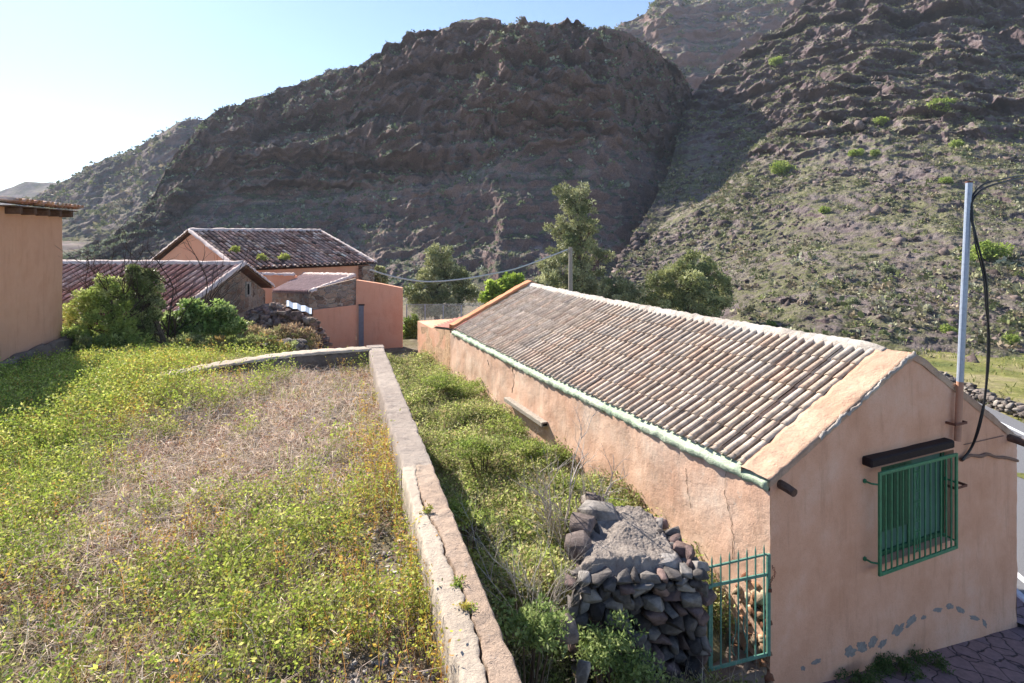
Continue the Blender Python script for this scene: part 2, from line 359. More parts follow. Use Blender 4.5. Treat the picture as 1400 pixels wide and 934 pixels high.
def hill_mat(name, rock, veg, vegamt, strata=1.0, sc=1.0, lo=.0):
    m = NT(name); g = m.n('ShaderNodeNewGeometry'); nz = m.n('ShaderNodeSeparateXYZ', {0: g.outputs['Normal']}).outputs[2]
    n1 = m.noise(.035*sc, 8, .65); n2 = m.noise(.22*sc, 10, .72); n3 = m.noise(1.3*sc, 8, .75)
    st = m.noise(.06*sc, 8, .6, stretch=(.25, .25, 5.5))
    k = m.ramp(n2, [(.32, rock[0]), (.48, rock[1]), (.64, rock[2])])
    k = m.mix(m.ramp(st, [(.45, 0), (.55, .8*strata)]), k, rock[3]); k = m.mix(m.ramp(st, [(.30, .7*strata), (.42, 0)]), k, rock[4])
    k = m.mix(m.ramp(m.noise(.05*sc, 6, .6, stretch=(1.6, 1.6, .7)), [(.6, 0), (.72, .5*strata)]), k, rock[4])
    k = m.mix(m.ramp(nz, [(.35, .75), (.62, 0)]), k, rock[5])
    vm = m.math('MULTIPLY', m.ramp(nz, [(.45, 0), (.78, 1)]), m.ramp(n3, [(.43-.1*vegamt, 0), (.62-.1*vegamt, 1)]))
    vm = m.math('MULTIPLY', vm, m.ramp(n1, [(.36, .2), (.54, 1)])); vm = m.math('MULTIPLY', vm, m.ramp(m.noise(.14*sc, 6, .7), [(.40, .15), (.52, 1)]))
    vc = m.ramp(m.noise(.5*sc, 6, .7), [(.35, veg[0]), (.5, veg[1]), (.65, veg[2])])
    k = m.mix(m.math('MULTIPLY', vm, vegamt), k, vc)
    k = m.mix(1.0, k, m.ramp(m.noise(3.5*sc, 5, .7), [(.3, .55), (.6, 1.15)]), 'MULTIPLY')
    return m.done(k, .97, m.bump(n3, 1.0, .6/sc, m.bump(n2, 1.0, 1.6/sc)), .05)
ROCK = [(.15, .115, .118), (.27, .205, .20), (.42, .33, .305), (.14, .108, .112), (.60, .40, .29), (.30, .20, .17)]
VEG = [(.11, .12, .05), (.18, .19, .08), (.27, .27, .12)]
M['hill_main'] = hill_mat('shaded basalt hill', ROCK, [(.12, .14, .07), (.17, .20, .09), (.24, .27, .14)], .8, 1.4, 1.0)
M['hill_right'] = hill_mat('sunlit scrub hill', [(.125, .098, .105), (.23, .185, .185), (.36, .30, .285), (.15, .115, .12), (.33, .25, .22), (.155, .112, .118)], VEG, .9, .5, 2.2)
M['hill_far'] = hill_mat('far hill', ROCK, VEG, .8, .8, .8)

# ================================================================== TERRAIN
dd = np.unique(np.concatenate([-np.geomspace(12, 90, 26), np.linspace(-12, -.02, 130), np.linspace(.0, 16, 150), np.geomspace(16, 120, 34)]))
bb = np.unique(np.concatenate([np.linspace(-16, 14, 190), np.geomspace(14, 260, 70)]))
Dg, Bg = np.meshgrid(dd, bb)
X = PE.x+PN.x*Dg+PD.x*Bg; Y = PE.y+PN.y*Dg+PD.y*Bg
Z = H(X, Y); 
go = npmesh('ground', np.stack([X, Y, Z], -1).reshape(-1, 3), grid_faces(*X.shape), M['ground'], smooth=True); tag(go, kind='structure')

class Hill: pass
def make_hill(name, keys, ncol, rows_per, mat, disp, seed=0.0):
    """keys: list of (px, [(Y, y_px), ...]); real terrain sheet, then displaced by rock noise"""
    kp = np.array([k[0] for k in keys], float); KY = np.array([[q[0] for q in k[1]] for k in keys]); Ky = np.array([[q[1] for q in k[1]] for k in keys])
    px = np.linspace(kp[0], kp[-1], ncol); nk = KY.shape[1]; ts = []
    for i, r in enumerate(rows_per): ts.append(i+np.arange(r)/r)
    ts = np.concatenate(ts+[[nk-1]]); 
    CY = np.stack([np.interp(px, kp, KY[:, j]) for j in range(nk)]); Cy = np.stack([np.interp(px, kp, Ky[:, j]) for j in range(nk)])
    i0 = np.clip(np.floor(ts).astype(int), 0, nk-2); f = (ts-i0)[:, None]
    Yv = CY[i0]*(1-f)+CY[i0+1]*f; Zk = -(Cy-HY)/F*CY; Zv = Zk[i0]*(1-f)+Zk[i0+1]*f
    Xv = (px[None]-CX)/F*Yv
    T = np.repeat(ts[:, None], ncol, 1)
    Xv, Yv, Zv = disp(Xv, Yv, Zv, T)
    h = Hill(); h.X, h.Y, h.Z, h.px = Xv, Yv, Zv, px; h.T = T
    h.o = npmesh(name, np.stack([Xv, Yv, Zv], -1).reshape(-1, 3), grid_faces(*Xv.shape), mat, smooth=False); tag(h.o, kind='structure')
    h.PX = CX+F*Xv/Yv; h.PY = HY-F*Zv/Yv
    return h
def hill_point(h, px, py):
    c = np.abs(h.px-px).argmin(); col = h.PY[:, c]; r = np.where(col <= py)[0]
    r = r[0] if len(r) else len(col)-1
    return Vector((h.X[r, c], h.Y[r, c], h.Z[r, c]))

# ---- main dark mountain
sky2 = [(-420,372),(-200,368),(0,362),(100,350),(150,328),(190,290),(213,262),(232,222),(262,188),(285,160),(300,151),(330,141),(360,131),(400,120),(440,106),(470,98),(490,92),(500,81),(520,74),(526,61),(548,57),(556,43),(580,40),(600,38),(640,30),(665,27),(690,32),(735,37),(752,33),(770,29),(788,32),(800,38),(835,43),(850,46),(870,53),(900,71),(920,90),(940,116),(960,150),(1000,205),(1100,270)]
keys = []
for px, ys in sky2:
    fyc = float(np.interp(px, [-420, 100, 300, 450, 700, 850, 950, 1100], [150, 170, 205, 200, 166, 168, 196, 205]))
    fyf = fyc*float(np.interp(px, [100, 300, 700, 900, 1100], [.62, .60, .64, .66, .66]))
    tt = float(np.interp(px, [100, 213, 300, 450, 600, 700, 800, 900, 1000], [372, 320, 262, 266, 246, 205, 195, 215, 262]))   # foot of the cliffs
    tt = max(tt, ys+10); g = fyc-fyf; hgt = tt-ys; fb = 410
    keys.append((px, [(fyf-30, 430), (fyf, fb), (fyf+.34*g, fb+(tt-fb)*.45), (fyf+.66*g, tt), (fyf+.72*g, tt-.42*hgt), (fyf+.84*g, tt-.56*hgt), (fyf+.88*g, tt-.84*hgt), (fyf+.98*g, ys+.03*hgt), (fyc, ys), (fyc+14, ys+6), (fyc+60, 330)]))
def disp2(X, Y, Z, T):
    cl = ss(2.9, 3.15, T)*(1-ss(7.3, 8.6, T)); tal = ss(.8, 1.5, T)*(1-ss(2.8, 3.2, T)); top = (1-ss(8.2, 9.6, T))
    w = fbm(X*.02, Y*.02, Z*.02+3, 4)
    bands = fbm(X*.012+w*.6, Y*.012, (Z+w*10)*.22, 4)          # strata
    gull = fbm(X*.045+w, Y*.01, Z*.012+7, 5, True)             # vertical gullies
    det = fbm(X*.16, Y*.16, Z*.22, 5, True); big = fbm(X*.018+9, Y*.018, Z*.03, 4)
    def ledge(z): q = z-np.floor(z); return q**1.5-ss(.86, 1, q)-.35
    zz = Z+9*big+5*w+.05*X; amp = np.clip(.55+1.3*fbm(X*.02+4, Y*.02, Z*.035, 3), .1, 1.3)
    r = cl*(6*bands+7.5*gull+4.2*det-amp*(6.5*ledge(zz/11.0)+3.2*ledge(zz/4.1+.3)))+tal*(5*fbm(X*.03, Y*.012, 2, 4, True)+2.2*det-1.2*amp*ledge(zz/6))+8*big*ss(1, 3, T)*top
    r = r*(1-.75*ss(7.0, 8.0, T))
    f = 1+ (-r)/np.sqrt(X*X+Y*Y)
    Z2 = Z+(cl*1.6*det+1.3*tal*det+ss(7.2, 8, T)*(1.8*fbm(X*.09, Y*.09, 1, 4, True)+.7*np.sign(fbm(X*.05,0*Y,2,3))))*top
    return X*f, Y*f, HZ(Z, Z2, f)
def HZ(Z, Z2, f): return Z2
HM = make_hill('main_hill', keys, 1150, [4, 50, 60, 55, 36, 60, 36, 40, 10, 8], M['hill_main'], disp2)

# ---- left ridge behind it, with sunlit spurs
sky1 = [(-300,300),(-120,292),(20,285),(60,262),(78,252),(95,246),(115,234),(130,226),(150,216),(180,205),(205,193),(225,182),(240,172),(255,166),(268,164),(285,166),(310,180),(400,190),(520,200)]
keys = [(px, [(190, 400), (215, 372), (245, 335-.1*(px > 0)), (285, (335+ys)/2+6), (318, ys+14), (335, ys), (350, ys+3), (420, 330)]) for px, ys in sky1]
def disp1(X, Y, Z, T):
    top = 1-ss(5.2, 6.4, T); spur = fbm(X*.022+Y*.010, Y*.003, 4, 5, True); det = fbm(X*.08, Y*.08, Z*.1, 5, True)
    r = (16*spur+4*det)*ss(.5, 2, T)*(1-ss(4.3, 5.2, T)*.6)*top; f = 1-r/np.sqrt(X*X+Y*Y)
    return X*f, Y*f, Z+1.8*det*top
HL = make_hill('left_hill', keys, 420, [4, 30, 50, 50, 30, 10, 6], M['hill_far'], disp1)
# ---- faint far hill at the left edge
keys = [(px, [(520, 330), (600, 310), (680, ys), (720, ys+2), (800, 330)]) for px, ys in [(-400,270),(-200,268),(-60,272),(0,264),(20,256),(36,250),(60,249),(80,252),(120,262),(200,300)]]
HF = make_hill('far_hill', keys, 160, [10, 40, 6, 6], M['hill_far'], lambda X, Y, Z, T: (X, Y, Z+4*fbm(X*.02, Y*.02, 1, 4)*(1-ss(2.2, 3, T))))
# ---- back mountain in the notch
sky3 = [(700,110),(780,75),(815,55),(840,43),(862,30),(880,22),(890,8),(898,-4),(915,-8),(940,0),(960,-2),(985,-4),(1010,-14),(1060,-30),(1120,-60),(1300,-80)]
keys = [(px, [(250, 300), (270, 190), (300, max(150, ys+70)), (335, ys+60), (352, ys+25), (372, ys), (385, ys+3), (450, 200)]) for px, ys in sky3]
HB = make_hill('back_hill', keys, 420, [6, 40, 50, 40, 30, 8, 6], M['hill_main'],
    lambda X, Y, Z, T: (X*(1-(14*fbm(X*.018+2, Y*.006, Z*.03, 5, True)+4*fbm(X*.07, Y*.07, Z*.12, 4, True))*(1-ss(5, 6, T))/np.hypot(X, Y)), Y*(1-(14*fbm(X*.018+2, Y*.006, Z*.03, 5, True)+4*fbm(X*.07, Y*.07, Z*.12, 4, True))*(1-ss(5, 6, T))/np.hypot(X, Y)), Z+2*fbm(X*.06, Y*.06, 1, 4, True)*(1-ss(5, 6, T))))
# ---- sunlit right-hand slope
def ye4(px): return float(np.interp(px, [770,830,845,865,882,900,925,960,985,1000,1015,1040,1060,1100,1300], [430,375,362,345,335,314,298,277,262,240,215,192,178,150,120]))
sky4 = [(770,440),(800,410),(830,385),(845,366),(855,345),(865,325),(880,300),(895,275),(908,250),(918,225),(926,195),(933,165),(940,141),(958,118),(985,97),(1010,82),(1040,60),(1060,40),(1085,15),(1105,-8),(1140,-60),(1200,-140),(1300,-170),(1750,-190)]
def Y4(px, y):
    f = np.interp(px, [770, 900, 1000, 1120, 1300, 1750], [1.62, 1.55, 1.36, 1.16, 1.0, .92]); f = f+(np.interp(px, [770, 900, 1000, 1100, 1300, 1750], [1.6, 1.35, 1.06, .92, .92, .9])-f)*float(ss(340, 440, y))
    f = f+float(np.interp(px, [848, 900, 1010, 1110], [0, .09, .10, 0]))*float(ss(ye4(px)+7, ye4(px)-3, y))
    return f*np.interp(y, [-200, -160, 0, 60, 100, 160, 200, 260, 300, 400, 500, 560], [225, 205, 152, 136, 123, 108, 94, 78, 67, 47, 33, 28])
keys = []
for px, ys in sky4:
    ye = max(ye4(px), ys+9); yy = [530, 470]+list(np.linspace(400 if ye < 380 else 440, ye+7, 4))+[ye-3]+list(np.linspace(ye-3, ys, 5)[1:])
    q = [(float(Y4(px, y))-(.8*(len(yy)-i) if y == ys else 0)*0, y) for i, y in enumerate(yy)]
    for i in range(1, len(q)):
        if q[i][0] <= q[i-1][0]: q[i] = (q[i-1][0]+.25, q[i][1]+.0)
    Yc = q[-1][0]; q += [(Yc+5, ys+10), (Yc+25, ys+90 if ys > 0 else ys+30), (Yc+60, 420 if ys > 0 else 200)]
    keys.append((px, q))
def disp4(X, Y, Z, T):
    PYv = HY-F*Z/Y; top = 1-ss(10.2, 11.2, T)
    cl = 1-ss(150, 235, PYv+35*fbm(X*.05, Y*.02, 3, 3))         # rocky upper half
    w = fbm(X*.03, Y*.03, Z*.03, 3)
    bands = fbm(X*.02+w*.7, Y*.02, (Z+.12*X+w*5)*.33, 4); det = fbm(X*.22, Y*.22, Z*.3, 5, True); med = fbm(X*.09+4, Y*.05, Z*.09, 4, True)
    low = fbm(X*.4, Y*.4, 2, 4, True)
    def ledge(z): q = z-np.floor(z); return q**1.5-ss(.84, 1, q)-.35
    big = fbm(X*.028+3, Y*.028, Z*.03, 4, True); zz = Z+.16*X+6*fbm(X*.03, Y*.02, 5, 3)+3*w; amp = np.clip(.5+1.5*fbm(X*.035+4, Y*.03, Z*.05, 3), 0, 1.4)
    r = cl*(3.5*bands+6*med+1.3*det+7*big-amp*(3.8*ledge(zz/7.5)+1.5*ledge(zz/2.9+.4)))+(1-cl)*(2.4*med+.4*low+.35*det-.5*amp*ledge(zz/3.1)); r = r*ss(.2, 1.2, T)
    f = 1-r*top/np.sqrt(X*X+Y*Y)
    return X*f, Y*f, Z+((1-cl)*(.3*low+.14*det)+cl*.8*det)*top*ss(.1, .8, T)
HR = make_hill('right_hill', keys, 1150, [20, 45, 70, 75, 70, 16, 90, 70, 60, 50, 6, 6, 6], M['hill_right'], disp4)

# ---- scrub on the slopes (nobody could count it)
def scrub(name, h, n, tmin, tmax, size, cols, leaves=12, keep=None, seed=1, pyr=(-20, 520), mat=None):
    rr = np.random.default_rng(seed); nr, nc = h.X.shape
    r = rr.integers(0, nr-1, n*4); c = rr.integers(0, nc-1, n*4)
    T = h.T[r, c]; e = np.stack([h.X[r+1, c]-h.X[r, c], h.Y[r+1, c]-h.Y[r, c], h.Z[r+1, c]-h.Z[r, c]], -1)
    slope = np.abs(e[:, 2])/np.maximum(np.hypot(e[:, 0], e[:, 1]), 1e-3)
    P = np.stack([h.X[r, c], h.Y[r, c], h.Z[r, c]], -1)
    nn = fbm(P[:, 0]*.06, P[:, 1]*.06, seed, 4)
    ok = (T > tmin) & (T < tmax) & (slope < 1.3) & (rr.random(len(r)) < np.clip(.55+1.2*nn, .08, 1)) & (h.PX[r, c] > -60) & (h.PX[r, c] < 1460) & (h.PY[r, c] > pyr[0]) & (h.PY[r, c] < pyr[1])
    # equal density per square metre: weight by cell area
    area = np.linalg.norm(e, axis=1)*np.abs(h.X[r, np.minimum(c+1, nc-1)]-h.X[r, c]); area = area/np.percentile(area[ok], 92)
    ok &= rr.random(len(r)) < area
    P = P[ok][:n]; k = len(P); sz = size*np.exp(rr.normal(size=k)*.38)
    base = pal(cols, k, rr, .22)
    d = rr.normal(size=(k, leaves, 3)); d[..., 2] = np.abs(d[..., 2])*.8+.1; d = unit(d)
    pos = P[:, None]+d*sz[:, None, None]*rr.uniform(.1, .55, (k, leaves, 1))
    Cc = base[:, None]*(1+rr.normal(size=(k, leaves, 1))*.15)
    V, Fq, C = leaf_arrays(pos.reshape(-1, 3), (d+rr.normal(size=d.shape)*.5).reshape(-1, 3), np.repeat(sz, leaves)*.55*(11/leaves)**.5, np.repeat(sz, leaves)*.40*(11/leaves)**.5, Cc.reshape(-1, 3).clip(.01, 1), 1.0, rr)
    o = npmesh(name, V, Fq, mat or M['scrub'], col=C); tag(o, kind='stuff'); return o
GS = [(.17, .18, .09), (.24, .235, .13), (.14, .16, .07), (.27, .25, .15), (.19, .21, .08), (.26, .21, .14), (.31, .31, .21)]
o = scrub('hillside_scrub', HR, 44000, .6, 10.0, .42, GS, 14, seed=2); tag(o, 'low grey green scrub dotted over the sunlit right slope', 'scrub')
o = scrub('mountain_scrub', HM, 17000, .8, 8.3, .72, [(.15, .18, .09), (.20, .22, .12), (.25, .27, .16), (.11, .14, .07), (.33, .35, .26)], 10, seed=3, pyr=(20, 420)); tag(o, 'dark green scrub over the shaded mountain face', 'scrub')
o = scrub('ridge_scrub', HL, 4000, .8, 5.2, 1.9, GS, 9, seed=4, pyr=(160, 380)); tag(o, 'pale scrub along the spurs of the far left ridge', 'scrub')
o = scrub('summit_scrub', HB, 2500, .8, 5.2, 1.9, GS, 9, seed=5, pyr=(-10, 200)); tag(o, 'scrub on the distant summit behind the notch', 'scrub')
# loose boulders over the right slope
rr = np.random.default_rng(8); nr, nc = HR.X.shape; r_ = rr.integers(0, nr-70, 9000); c_ = rr.integers(0, nc, 9000)
PP = np.stack([HR.X[r_, c_], HR.Y[r_, c_], HR.Z[r_, c_]], -1); nn = fbm(PP[:, 0]*.05+3, PP[:, 1]*.05, 4, 3)
ok = (HR.PY[r_, c_] > 10) & (HR.PX[r_, c_] < 1450) & (nn > -.05); PP = PP[ok][:3200]; sz = .15*np.exp(rr.normal(size=len(PP))*.5)*np.clip(PP[:, 1]/70, .5, 1.6)
V, Fq, C = rock_arrays(PP, sz, pal([(.17, .13, .12), (.25, .19, .17), (.12, .09, .085)], len(PP), rr), 4, 1, .9)
o = npmesh('hillside_rocks', V, Fq, M['stone'], col=C); tag(o, 'loose dark rocks scattered over the sunlit slope', 'rocks', kind='stuff')

# ================================================================== SHRUBS AND TREES
def foliage(name, blobs, n, L, Wd, cols, mat, parent, seed, up=.25, shell=.55, droop=0, lump=.35):
    """leaf clumps filling several uneven blobs: (centre, radius-xyz)"""
    rr = np.random.default_rng(seed); vol = np.array([b[1][0]*b[1][1]*b[1][2] for b in blobs])**.72; cnt = (n*vol/vol.sum()).astype(int)+1
    Ps = []; Ds = []; Cs = []
    for (c, r), k in zip(blobs, cnt):
        m = max(7, int(11*len(cnt)**-.2)+3); cd = unit(rr.normal(size=(m*3, 3))); cr = rr.uniform(.35, 1.0, (m*3, 1))**.6
        cc = cd*cr; csz = rr.uniform(.16, .34, (m*3, 1)); ci = rr.integers(0, m*3, k); ccol = pal(cols, m*3, rr, .13)
        q = unit(rr.normal(size=(k, 3)))*(rr.random((k, 1))**.4)*csz[ci]
        p = (cc[ci]+q)*np.array(r)+np.array(c); Ps.append(p)
        d = unit(q*np.array([1, 1, 1]))+rr.normal(size=(k, 3))*.45; d[:, 2] += up-droop; Ds.append(d)
        Cs.append((ccol[ci]*(1+rr.normal(size=(k, 1))*.16)).clip(.01, 1))
    P = np.concatenate(Ps); V, Fq, C = leaf_arrays(P, np.concatenate(Ds), L*rr.uniform(.6, 1.3, len(P)), Wd*rr.uniform(.7, 1.3, len(P)), np.concatenate(Cs), 1.0, rr)
    return npmesh(name, V, Fq, mat, parent, col=C)
def tree(name, base, blobs, n, L, Wd, cols, label, cat, seed, trunk_r=.18, mat=None, group=None, limbs=True, tmat=None, up=.25, trunk_top=None):
    base = Vector(base); t = empty(name, base, label, cat, group); rr = random.Random(seed); tb = MB()
    tops = sorted(blobs, key=lambda b: b[0][2]); tp = Vector(trunk_top or tops[-1][0])
    pts = [base.lerp(tp, f)+Vector((rr.uniform(-.12, .12), rr.uniform(-.12, .12), 0))*(0 if f == 0 else 1) for f in (0, .2, .4, .6, .8, 1)]
    pts[0].z -= .3; tb.tube(pts, [trunk_r*(1-.85*f) for f in (0, .2, .4, .6, .8, 1)], 7)
    for c, r in blobs:
        c = Vector(c); f = max(.1, min(.92, (c.z-base.z)/max(.1, tp.z-base.z)-.15)); p = base.lerp(tp, f)
        mid = p.lerp(c, .5)+Vector((0, 0, -.05*(c-p).length)); tb.tube([p, mid, c], [trunk_r*.42, trunk_r*.28, trunk_r*.1], 5)
        for q in range(3):
            e = c+Vector((rr.uniform(-.7, .7)*r[0], rr.uniform(-.7, .7)*r[1], rr.uniform(-.3, .8)*r[2])); tb.tube([mid, e], [trunk_r*.2, trunk_r*.05], 4)
    tb.obj('trunk', tmat or M['bark'], t)
    foliage('crown', blobs, n, L, Wd, cols, mat or M['leaf_dense'], t, seed, up)
    return t
PINE = [(.34, .35, .17), (.24, .26, .11), (.46, .46, .25), (.15, .18, .07)]
def blobs_px(lst, Y, dz=.8):     # (px, py, rx_px, ry_px[, dY])
    out = []
    for q in lst:
        dy = q[4] if len(q) > 4 else 0; y = Y+dy; out.append((tuple(at(q[0], q[1], y)), (q[2]/F*y, max(q[2], q[3])*dz/F*y, q[3]/F*y)))
    return out
Yt = 46; zb = Hf(4.9, 46)
tree('pine_tree', (4.95, 46, zb), blobs_px([(781,272,20,20),(770,262,13,12),(797,260,11,11),(803,282,15,11),(786,300,22,20,-.6),(762,312,17,11),(812,310,12,9),(786,325,24,20),(775,342,26,20,-1),(800,345,22,22,.5),(826,350,13,9),(765,372,24,22,-1),(805,372,24,20),(748,385,18,18,-1),(785,392,30,22),(750,362,14,10),(815,395,20,14),(783,410,28,18)], Yt), 30000, .20, .085, PINE, 'tallest narrow pine tree behind the tiled roof, directly behind the wooden pole', 'tree', 21, .3)
tree('conifer_tree', (-5.6, 44, Hf(-5.6, 44)), blobs_px([(602,348,18,14),(598,365,24,18),(588,378,20,14),(618,372,20,14),(583,398,26,20,-1),(612,396,30,22),(632,382,14,9),(635,405,20,16),(571,412,18,14),(600,420,34,18,-1),(560,400,10,9),(646,398,12,9,1)], 44), 22000, .20, .09, PINE, 'rounded conifer with broad crown between the orange shed and the bright green tree', 'tree', 22, .26)
tree('spreading_tree', (12.6, 43, Hf(12.6, 43)), blobs_px([(950,362,22,17),(925,372,22,15),(968,372,20,15),(905,385,22,16),(940,392,36,22,-1),(980,390,20,20),(960,412,34,20),(915,408,30,18),(890,402,18,14),(990,408,12,16),(946,352,12,9),(930,425,36,14),(975,425,22,14)], 43), 30000, .19, .085, [(.34,.36,.14), (.25,.27,.10), (.45,.46,.22), (.15,.19,.07)], 'broad spreading olive green tree behind the middle of the tiled roof', 'tree', 23, .28)
tree('round_tree', (7.6, 43, Hf(7.6, 43)), blobs_px([(842,392,18,15),(855,398,16,14),(832,402,15,13),(846,410,24,16),(866,408,14,14),(828,388,9,9)], 43), 12000, .18, .08, PINE, 'small round tree between the tall pine and the spreading tree', 'tree', 24, .18)
tree('bright_tree', (-.1, 36, Hf(-.1, 36)), blobs_px([(700,385,14,9),(686,393,18,12),(708,395,16,10),(675,402,14,10),(690,408,22,12),(664,408,9,7),(722,405,14,8),(745,418,20,8),(700,418,20,8)], 36), 9000, .24, .17, [(.30,.40,.06), (.22,.33,.05), (.36,.45,.09)], 'bright lime green broadleaf tree left of the tall pine', 'tree', 25, .15, M['leaf'])
tree('small_bush_tree', (-7.2, 36, Hf(-7.2, 36)), blobs_px([(517,372,8,7),(523,382,8,7),(512,384,7,7),(520,395,9,8)], 36), 2600, .2, .1, PINE, 'small dark bush above the corner of the orange shed roof', 'bush', 26, .1)
tree('hedge_shrub', (-3.9, 27, Hf(-3.9, 27)), blobs_px([(562,440,9,10),(556,452,9,10),(566,458,9,12),(558,470,10,10),(560,480,10,8)], 27), 4500, .13, .07, [(.20,.28,.07), (.13,.19,.05), (.27,.34,.10)], 'green shrub beside the right corner of the orange shed', 'shrub', 27, .08, M['leaf'])
# shrubs left
tree('leafy_shrub', (-8.9, 13.6, Hf(-8.9, 13.6)-.1), blobs_px([(150,400,24,20),(130,412,26,20),(155,430,34,24),(110,430,22,20),(140,455,40,26,-.3),(105,465,26,20,-.4),(170,465,30,22,-.3),(120,485,36,14,-.6),(165,485,28,12,-.5),(95,440,10,14),(143,385,12,10)], 13.6), 17000, .085, .035, [(.42,.50,.15), (.32,.40,.10), (.50,.54,.22), (.22,.29,.08)], 'feathery yellow green shrub beside the left house corner', 'shrub', 31, .07, M['leaf'], up=.4)
tree('dark_shrub', (-8.3, 14.2, Hf(-8.3, 14.2)-.1), blobs_px([(192,378,20,16),(205,392,16,20),(188,402,22,22),(203,420,18,20),(190,440,20,20),(200,455,18,14),(182,372,12,9)], 14.2), 15000, .07, .03, [(.23,.28,.10), (.16,.20,.065), (.36,.39,.18), (.10,.13,.045)], 'dense dark green upright shrub in front of the low tiled roof', 'shrub', 32, .08, up=.2)
tree('broadleaf_shrub', (-7.6, 15.2, Hf(-7.6, 15.2)-.1), blobs_px([(262,420,18,12),(285,425,22,14),(305,432,18,14),(270,438,28,14),(300,448,26,14),(240,440,20,14),(322,445,12,10),(250,455,26,12)], 15.2), 9500, .1, .06, [(.30,.40,.12), (.22,.32,.09), (.42,.50,.20), (.12,.18,.05)], 'bright green leafy shrub against the stone gable', 'shrub', 33, .06, M['leaf'])
tree('flowering_shrub', (-6.6, 14.6, Hf(-6.6, 14.6)-.1), blobs_px([(255,468,24,10),(290,468,28,10),(325,470,24,10),(355,466,18,10),(230,472,20,9),(385,474,20,8)], 14.4), 7000, .08, .03, [(.30,.34,.12), (.34,.24,.08), (.22,.27,.07), (.36,.36,.18)], 'low straggly yellowish shrub behind the terrace back wall', 'shrub', 34, .04, M['leaf'], up=.6)
tree('brown_shrub', (-6.1, 17.2, Hf(-6.1, 17.2)-.1), blobs_px([(395,455,22,12),(420,462,16,12),(375,462,20,10),(410,472,24,8)], 17.2), 4200, .09, .03, [(.38,.28,.17), (.46,.36,.22), (.30,.30,.12), (.28,.19,.12)], 'dry brown straggly shrub in front of the ruined wall', 'shrub', 35, .04, M['leaf'], up=.6)
tree('brown_shrub', (-7.0, 17.4, Hf(-7.0, 17.4)-.1), blobs_px([(335,450,20,10),(352,458,18,10),(320,460,16,8)], 17.4), 3000, .09, .03, [(.36,.26,.15), (.30,.33,.12), (.44,.38,.2)], 'brownish green low shrub between the leafy shrub and the ruin', 'shrub', 36, .04, M['leaf'], up=.6)
# bare branches above the left shrub
def bare_branches(name, base, n, length, label, mat, seed, spread=1.0, r0=.03, lean=(0, 0, 1), group=None, depth=3):
    b0 = Vector(base); t = MB(); rr = random.Random(seed)
    def grow(p, d, L, r, k):
        pts = [p]; q = p.copy(); dd_ = d.copy()
        for i in range(4):
            dd_ = (dd_+Vector((rr.uniform(-.3, .3), rr.uniform(-.3, .3), rr.uniform(-.15, .25)))).normalized(); q = q+dd_*L/4; pts.append(q.copy())
        t.tube(pts, [r, r*.85, r*.7, r*.55, r*.4], 5)
        if k:
            for j in range(rr.randint(2, 4)):
                s = pts[rr.randint(1, 4)]; nd = (dd_+Vector((rr.uniform(-1, 1), rr.uniform(-1, 1), rr.uniform(-.4, .7)))*.9).normalized(); grow(s, nd, L*rr.uniform(.45, .75), r*.5, k-1)
    for i in range(n):
        d = (Vector(lean)+Vector((rr.uniform(-1, 1), rr.uniform(-1, 1), 0))*spread).normalized(); grow(b0+Vector((rr.uniform(-.12, .12), rr.uniform(-.12, .12), -.05)), d, length*rr.uniform(.7, 1.1), r0, depth)
    o = t.obj(name, mat, loc=base); tag(o, label, 'bare shrub', group); return o
bare_branches('bare_shrub', (-8.7, 14.9, Hf(-8.7, 14.9)), 16, 1.9, 'leafless dark twiggy branches rising between the two left shrubs', M['darktwig'], 3, .9, .03)
bare_branches('bare_shrub', (-9.6, 13.9, Hf(-9.6, 13.9)+.3), 10, 1.4, 'leafless dark shrub right beside the left house wall', M['darktwig'], 5, .9, .028)

# bright round bushes on the right slope, one by one
SPOTS = [(1070,236,15,'large bright round bush high on the slope left of the others'),(1287,153,15,'bright green bush highest on the slope near the rock band'),(1203,170,11,'bright bush just below the rocks, second from the top right'),(1170,214,9,'small bright bush in the middle of the slope'),(1127,291,8,'small bright bush low on the slope, left of centre'),(1305,202,10,'bright bush beneath the highest bush'),(1292,252,9,'small bright bush left of the mast top'),(1352,353,22,'widest bright bush, just right of the mast'),(1322,358,12,'bright bush directly beside the mast'),(1298,455,12,'bright green bush low down left of the mast'),(1054,448,8,'small green bush just above the white ridge'),(1385,470,10,'green bush near the right edge above the field'),(1195,213,7,'tiny bright bush beside the small middle bush'),(1060,90,9,'yellow green bush on the upper ledge'),(1168,415,10,'flat grey green bush at the lower middle of slope'),(1215,372,9,'pale round bush below the middle of the slope')]
for i, (px, py, rp, lb) in enumerate(SPOTS):
    c = hill_point(HR, px, py); r = rp/F*c.y; rr = random.Random(i)
    bl = [((c.x+rr.uniform(-.6, .6)*r, c.y+rr.uniform(-.4, .2)*r, c.z+rr.uniform(.0, .6)*r), (r*rr.uniform(.45, .7),)*2+(r*rr.uniform(.35, .55),)) for _ in range(6)]
    cols = [(.30,.38,.08), (.22,.30,.06), (.36,.42,.12)] if i < 14 else [(.24,.27,.15), (.3,.32,.2)]
    e = empty('hillside_bush', c, lb, 'bush', 'bright bushes on the sunlit slope')
    foliage('crown', bl, 1500, r*.22, r*.12, cols, M['leaf'], e, 50+i)
    tb = MB()
    for _ in range(5): tb.tube([c-Vector((0, 0, .1*r)), c+Vector((rr.uniform(-.5, .5), rr.uniform(-.5, .5), .5))*r], [r*.05, r*.02], 4)
    tb.obj('stem', M['bark'], e)

